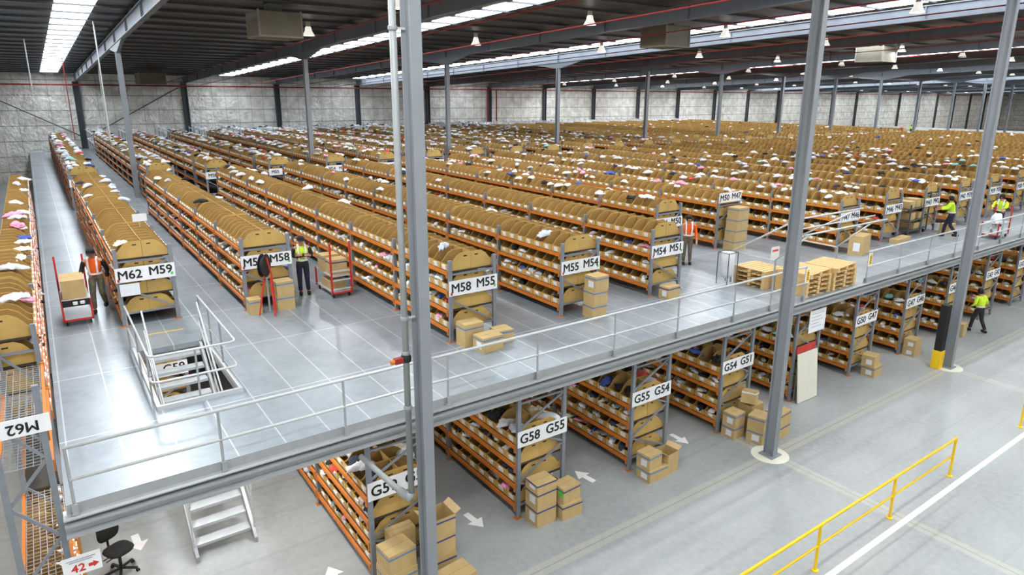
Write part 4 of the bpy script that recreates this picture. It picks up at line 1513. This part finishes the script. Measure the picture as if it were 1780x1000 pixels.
MB().prism([(0.3, 0.08), (0.36, 0.08), (0.36, 0.055), (0.43, 0.105), (0.36, 0.155), (0.36, 0.13), (0.3, 0.13)], 'y', -0.004, -0.001).build('arrow', 'red', t)
o = MB().box(-0.3, 10.3, 0, -0.27, 10.9, 2.5).build('plywood_sheet', 'ply')
tag(o, 'upright sheet of orange brown plywood beside the tall edge rack', 'board')


# ------------------------------------------------------------------ people
def skin(name, verts, edges, m, parent, root=0, sub=2):
    """verts: (x, y, z, radius)"""
    me = bpy.data.meshes.new(name)
    me.from_pydata([v[:3] for v in verts], edges, [])
    me.materials.append(M[m])
    o = link(name, me, parent)
    md = o.modifiers.new('skin', 'SKIN')
    if not me.skin_vertices: return o
    for i, v in enumerate(verts):
        d = me.skin_vertices[0].data[i]
        d.radius = (v[3], v[3]) if len(v) == 4 else (v[3], v[4])
        d.use_root = (i == root)
    md.use_smooth_shade = True
    sb = o.modifiers.new('sub', 'SUBSURF')
    sb.levels = sub
    sb.render_levels = sub
    return o


def person(lab, x, y, z, rot, shirt, trousers, arms, legs, lean=0.0, nod=0.0, sleeve=None, cap='hair', stripes=True, vest=None, twist=0.0):
    """faces -y; arms = ((elbow, wrist) left, right), legs = ((knee, ankle) left, right), local metres"""
    t = thing('person', lab, 'person', (x, y, z), R(rot), 'people in the hall')
    P = Vector((0, 0, 0.94))
    def up(h):            # point on the leaning spine
        return Vector((0, -math.sin(lean) * h, 0.94 + math.cos(lean) * h))
    chest, neck = up(0.36), up(0.53)
    hd = neck + Vector((0, -0.02 - math.sin(nod) * 0.1, 0.10))
    top = hd + Vector((0, -math.sin(nod) * 0.1, 0.115))
    V = [(*P, 0.125), (*up(0.18), 0.12), (*chest, 0.125), (*neck, 0.055), (*hd, 0.082), (*top, 0.07)]
    E = [(0, 1), (1, 2), (2, 3), (3, 4), (4, 5)]
    nose = hd + Vector((0, -0.105, 0.0))
    V.append((*nose, 0.014)); E.append((4, 6))
    for s in (-1, 1):
        V.append((*(hd + Vector((s * 0.085, 0.01, 0.0))), 0.018)); E.append((4, len(V) - 1))
    joints = {}
    for s, (el, wr) in ((-1, arms[0]), (1, arms[1])):
        sh = up(0.46) + Vector((s * 0.185, 0, 0))
        el, wr = Vector(el), Vector(wr)
        i = len(V)
        V += [(*sh, 0.06), (*el, 0.043), (*wr, 0.03)]
        E += [(2, i), (i, i + 1), (i + 1, i + 2)]
        d = (wr - el).normalized()
        side = d.cross(Vector((0, -1, 0.2))).normalized()
        palm = wr + d * 0.07
        V.append((*palm, 0.03)); E.append((i + 2, i + 3))
        for f, ln in ((-1.5, 0.07), (-0.5, 0.085), (0.5, 0.08), (1.5, 0.065)):
            k1 = palm + d * 0.03 + side * f * 0.016
            k2 = k1 + d * ln * 0.55 + Vector((0, -0.01, -0.005))
            k3 = k2 + d * ln * 0.45 + Vector((0, -0.015, -0.012))
            j = len(V)
            V += [(*k1, 0.009), (*k2, 0.0085), (*k3, 0.0075)]
            E += [(i + 3, j), (j, j + 1), (j + 1, j + 2)]
        j = len(V)
        th = wr + d * 0.035 + side * s * -0.03
        V += [(*th, 0.01), (*(th + d * 0.04 + side * s * -0.02), 0.0085)]
        E += [(i + 3, j), (j, j + 1)]
        joints[s] = (sh, el, wr)
    L = {}
    for s, (kn, an) in ((-1, legs[0]), (1, legs[1])):
        hp = P + Vector((s * 0.09, 0, -0.06))
        kn, an = Vector(kn), Vector(an)
        i = len(V)
        V += [(*hp, 0.085), (*kn, 0.055), (*an, 0.038), (an.x + s * 0.02, an.y - 0.15, an.z - 0.045, 0.03)]
        E += [(0, i), (i, i + 1), (i + 1, i + 2), (i + 2, i + 3)]
        L[s] = (hp, kn, an)
    skin('body', V, E, 'skin', t, 0, 1)
    # trousers
    V = [(*P, 0.15), (*up(0.1), 0.145)]
    E = [(0, 1)]
    for s in (-1, 1):
        hp, kn, an = L[s]
        i = len(V)
        lo = an + (kn - an) * 0.06
        V += [(*hp, 0.108), (*((hp + kn) / 2), 0.09), (*kn, 0.075), (*((kn + an) / 2), 0.066), (*lo, 0.06)]
        E += [(0, i), (i, i + 1), (i + 1, i + 2), (i + 2, i + 3), (i + 3, i + 4)]
    skin('trousers', V, E, trousers, t)
    # shirt with sleeves, or a vest with separate sleeves
    V = [(*up(0.0), 0.156), (*up(0.18), 0.15), (*up(0.34), 0.15), (*up(0.46), 0.11), (*up(0.52), 0.07)]
    E = [(0, 1), (1, 2), (2, 3), (3, 4)]
    for s in (-1, 1):
        sh, el, wr = joints[s]
        i = len(V)
        if vest or sleeve:
            V += [(sh.x * 0.86, sh.y, sh.z + 0.005, 0.085)]
            E += [(2, i)]
            skin('sleeve', [(*sh, 0.076), (*el, 0.058), (*(el + (wr - el) * 0.92), 0.046)], [(0, 1), (1, 2)], sleeve or shirt, t)
        else:
            V += [(*sh, 0.08), (*el, 0.058), (*(el + (wr - el) * 0.92), 0.046)]
            E += [(2, i), (i, i + 1), (i + 1, i + 2)]
    skin('vest' if vest else 'shirt', V, E, vest or shirt, t, 2)
    if stripes:
        def ring(h, r, th=0.05):
            c = up(h)
            b = MB()
            n = 20
            vs = []
            for zz in (-th / 2, th / 2):
                for k in range(n):
                    a = 2 * math.pi * k / n
                    vs.append((c.x + math.cos(a) * r * 1.02, c.y + math.sin(a) * r, c.z + zz))
            b.add(vs, [(k, (k + 1) % n, n + (k + 1) % n, n + k) for k in range(n)])
            return b
        ring(0.1, 0.166 if vest else 0.154).build('stripe', 'stripe', t)
        if vest:
            for s in (-1, 1):
                a = [up(0.12) + Vector((s * 0.09, -0.145, 0)), up(0.32) + Vector((s * 0.1, -0.15, 0)), up(0.47) + Vector((s * 0.1, -0.1, 0.02)), up(0.53) + Vector((s * 0.1, 0, 0.02)), up(0.46) + Vector((s * 0.1, 0.11, 0)), up(0.3) + Vector((s * 0.1, 0.15, 0)), up(0.12) + Vector((s * 0.09, 0.15, 0))]
                b = MB()
                for p_, q_ in zip(a, a[1:]): b.bar(p_, q_, 0.045, 0.012, up=(1, 0, 0) if False else (0, -1, 0.3))
                b.build('brace_stripe', 'stripe', t)
    for s in (-1, 1):
        an = L[s][2]
        b = MB()
        pad(0.1, 0.27, 0.1, 14, 2.6, mb=b, org=(an.x, an.y - 0.06, an.z - 0.03))
        b.build('boot', 'rubber', t, smooth=True)
        MB().lathe([(0.008, -0.008), (0.012, 0.0), (0.008, 0.008)], tuple(hd + Vector((s * 0.032, -0.08, 0.02))), 8).build('eye', 'black', t)
    MB().box(hd.x - 0.02, hd.y - 0.086, hd.z - 0.055, hd.x + 0.02, hd.y - 0.078, hd.z - 0.045).build('mouth', 'mark_red', t)
    b = MB()
    hc_ = hd + Vector((0, 0.012 - math.sin(nod) * 0.05, 0.045))
    b.lathe([(0.098, -0.02), (0.103, 0.02), (0.095, 0.065), (0.06, 0.1), (0.01, 0.112)], tuple(hc_), 16)
    if cap != 'hair':
        b.add([(hc_.x - 0.075, hc_.y - 0.06, hc_.z), (hc_.x + 0.075, hc_.y - 0.06, hc_.z), (hc_.x + 0.06, hc_.y - 0.19, hc_.z - 0.02), (hc_.x - 0.06, hc_.y - 0.19, hc_.z - 0.02),
               (hc_.x - 0.075, hc_.y - 0.06, hc_.z + 0.01), (hc_.x + 0.075, hc_.y - 0.06, hc_.z + 0.01), (hc_.x + 0.06, hc_.y - 0.19, hc_.z - 0.01), (hc_.x - 0.06, hc_.y - 0.19, hc_.z - 0.01)],
              [(3, 2, 1, 0), (4, 5, 6, 7), (0, 1, 5, 4), (1, 2, 6, 5), (2, 3, 7, 6), (3, 0, 4, 7)])
        b.build('cap', 'blackcloth', t, smooth=False)
    else:
        b.lathe([(0.094, -0.09), (0.1, -0.02), (0.1, 0.0)], tuple(hc_ + Vector((0, 0.018, 0))), 16)
        b.build('hair', 'hair', t, smooth=True)
    return t


STAND = (((-0.1, -0.01, 0.5), (-0.1, 0.02, 0.08)), ((0.1, -0.01, 0.5), (0.12, 0.02, 0.08)))
STRIDE = (((-0.09, -0.16, 0.5), (-0.09, -0.2, 0.08)), ((0.09, 0.0, 0.5), (0.09, 0.3, 0.13)))
STRIDE2 = (((-0.1, 0.06, 0.5), (-0.1, 0.3, 0.12)), ((0.1, -0.14, 0.51), (0.1, -0.2, 0.08)))
DOWN = (((-0.26, 0.02, 1.12), (-0.27, -0.1, 0.9)), ((0.26, 0.02, 1.12), (0.27, -0.1, 0.9)))
FOLD = (((-0.27, -0.06, 1.15), (0.06, -0.24, 1.2)), ((0.27, -0.06, 1.15), (-0.06, -0.27, 1.22)))
REACH = (((-0.25, -0.18, 1.2), (-0.2, -0.42, 1.15)), ((0.25, -0.18, 1.2), (0.2, -0.42, 1.15)))
person('person in yellow hi-vis vest with folded arms beside the loaded red trolley', 5.72, 18.65, H, -12, 'hivis', 'navy', FOLD, STAND, 0.03, 0.15, sleeve='blackcloth', cap='cap', vest='hivis')
person('person in orange hi-vis vest and khaki trousers beside the carton trolley', 0.83, 20.2, H, -14, 'hiorange', 'khaki', (((-0.28, -0.05, 1.15), (-0.3, -0.24, 1.02)), ((0.27, 0.03, 1.12), (0.26, -0.06, 0.88))), STRIDE, 0.14, 0.7, sleeve='blackcloth', cap='cap', vest='hiorange')
person('person in yellow shirt seen from behind at the long grey trolley', 30.35, 11.85, H, 205, 'hivis', 'navy', REACH, STRIDE, 0.12, 0.2)
person('person in yellow shirt facing the far red trolley of white bags', 32.75, 10.95, H, -85, 'hivis', 'navy', REACH, STRIDE2, 0.05, 0.4, sleeve='hivis', vest='hivis')
person('person in yellow shirt walking on the ground floor beyond the far column', 28.55, 9.6, 0, 160, 'hivis', 'dark', (((-0.3, 0.02, 1.15), (-0.26, -0.16, 1.08)), ((0.3, 0.02, 1.15), (0.28, -0.15, 1.02))), STRIDE2, 0.1, 0.3)
person('person in orange vest half hidden behind the M54 M51 rack', 17.62, 14.85, H, -40, 'hiorange', 'khaki', DOWN, STAND, 0.05, 0.1, sleeve='hiorange', vest='hiorange')
for i, (px_, py_, r_) in enumerate(((97.0, 62.0, 20), (103.0, 63.0, 80), (112.0, 60.0, 200), (126.0, 58.0, 120))):
    person('tiny distant person in yellow shirt beyond the last racks, %s from the rack ends' % ordinal(i), px_, py_, H if px_ < 92 else 2.4, r_, 'hivis', 'navy', DOWN, STAND, 0.0, 0.0, stripes=False)
struct(MB().box(93.0, 40.0, 0.0, 160.0, 78.0, 2.4).build('floor_platform', 'floor'))
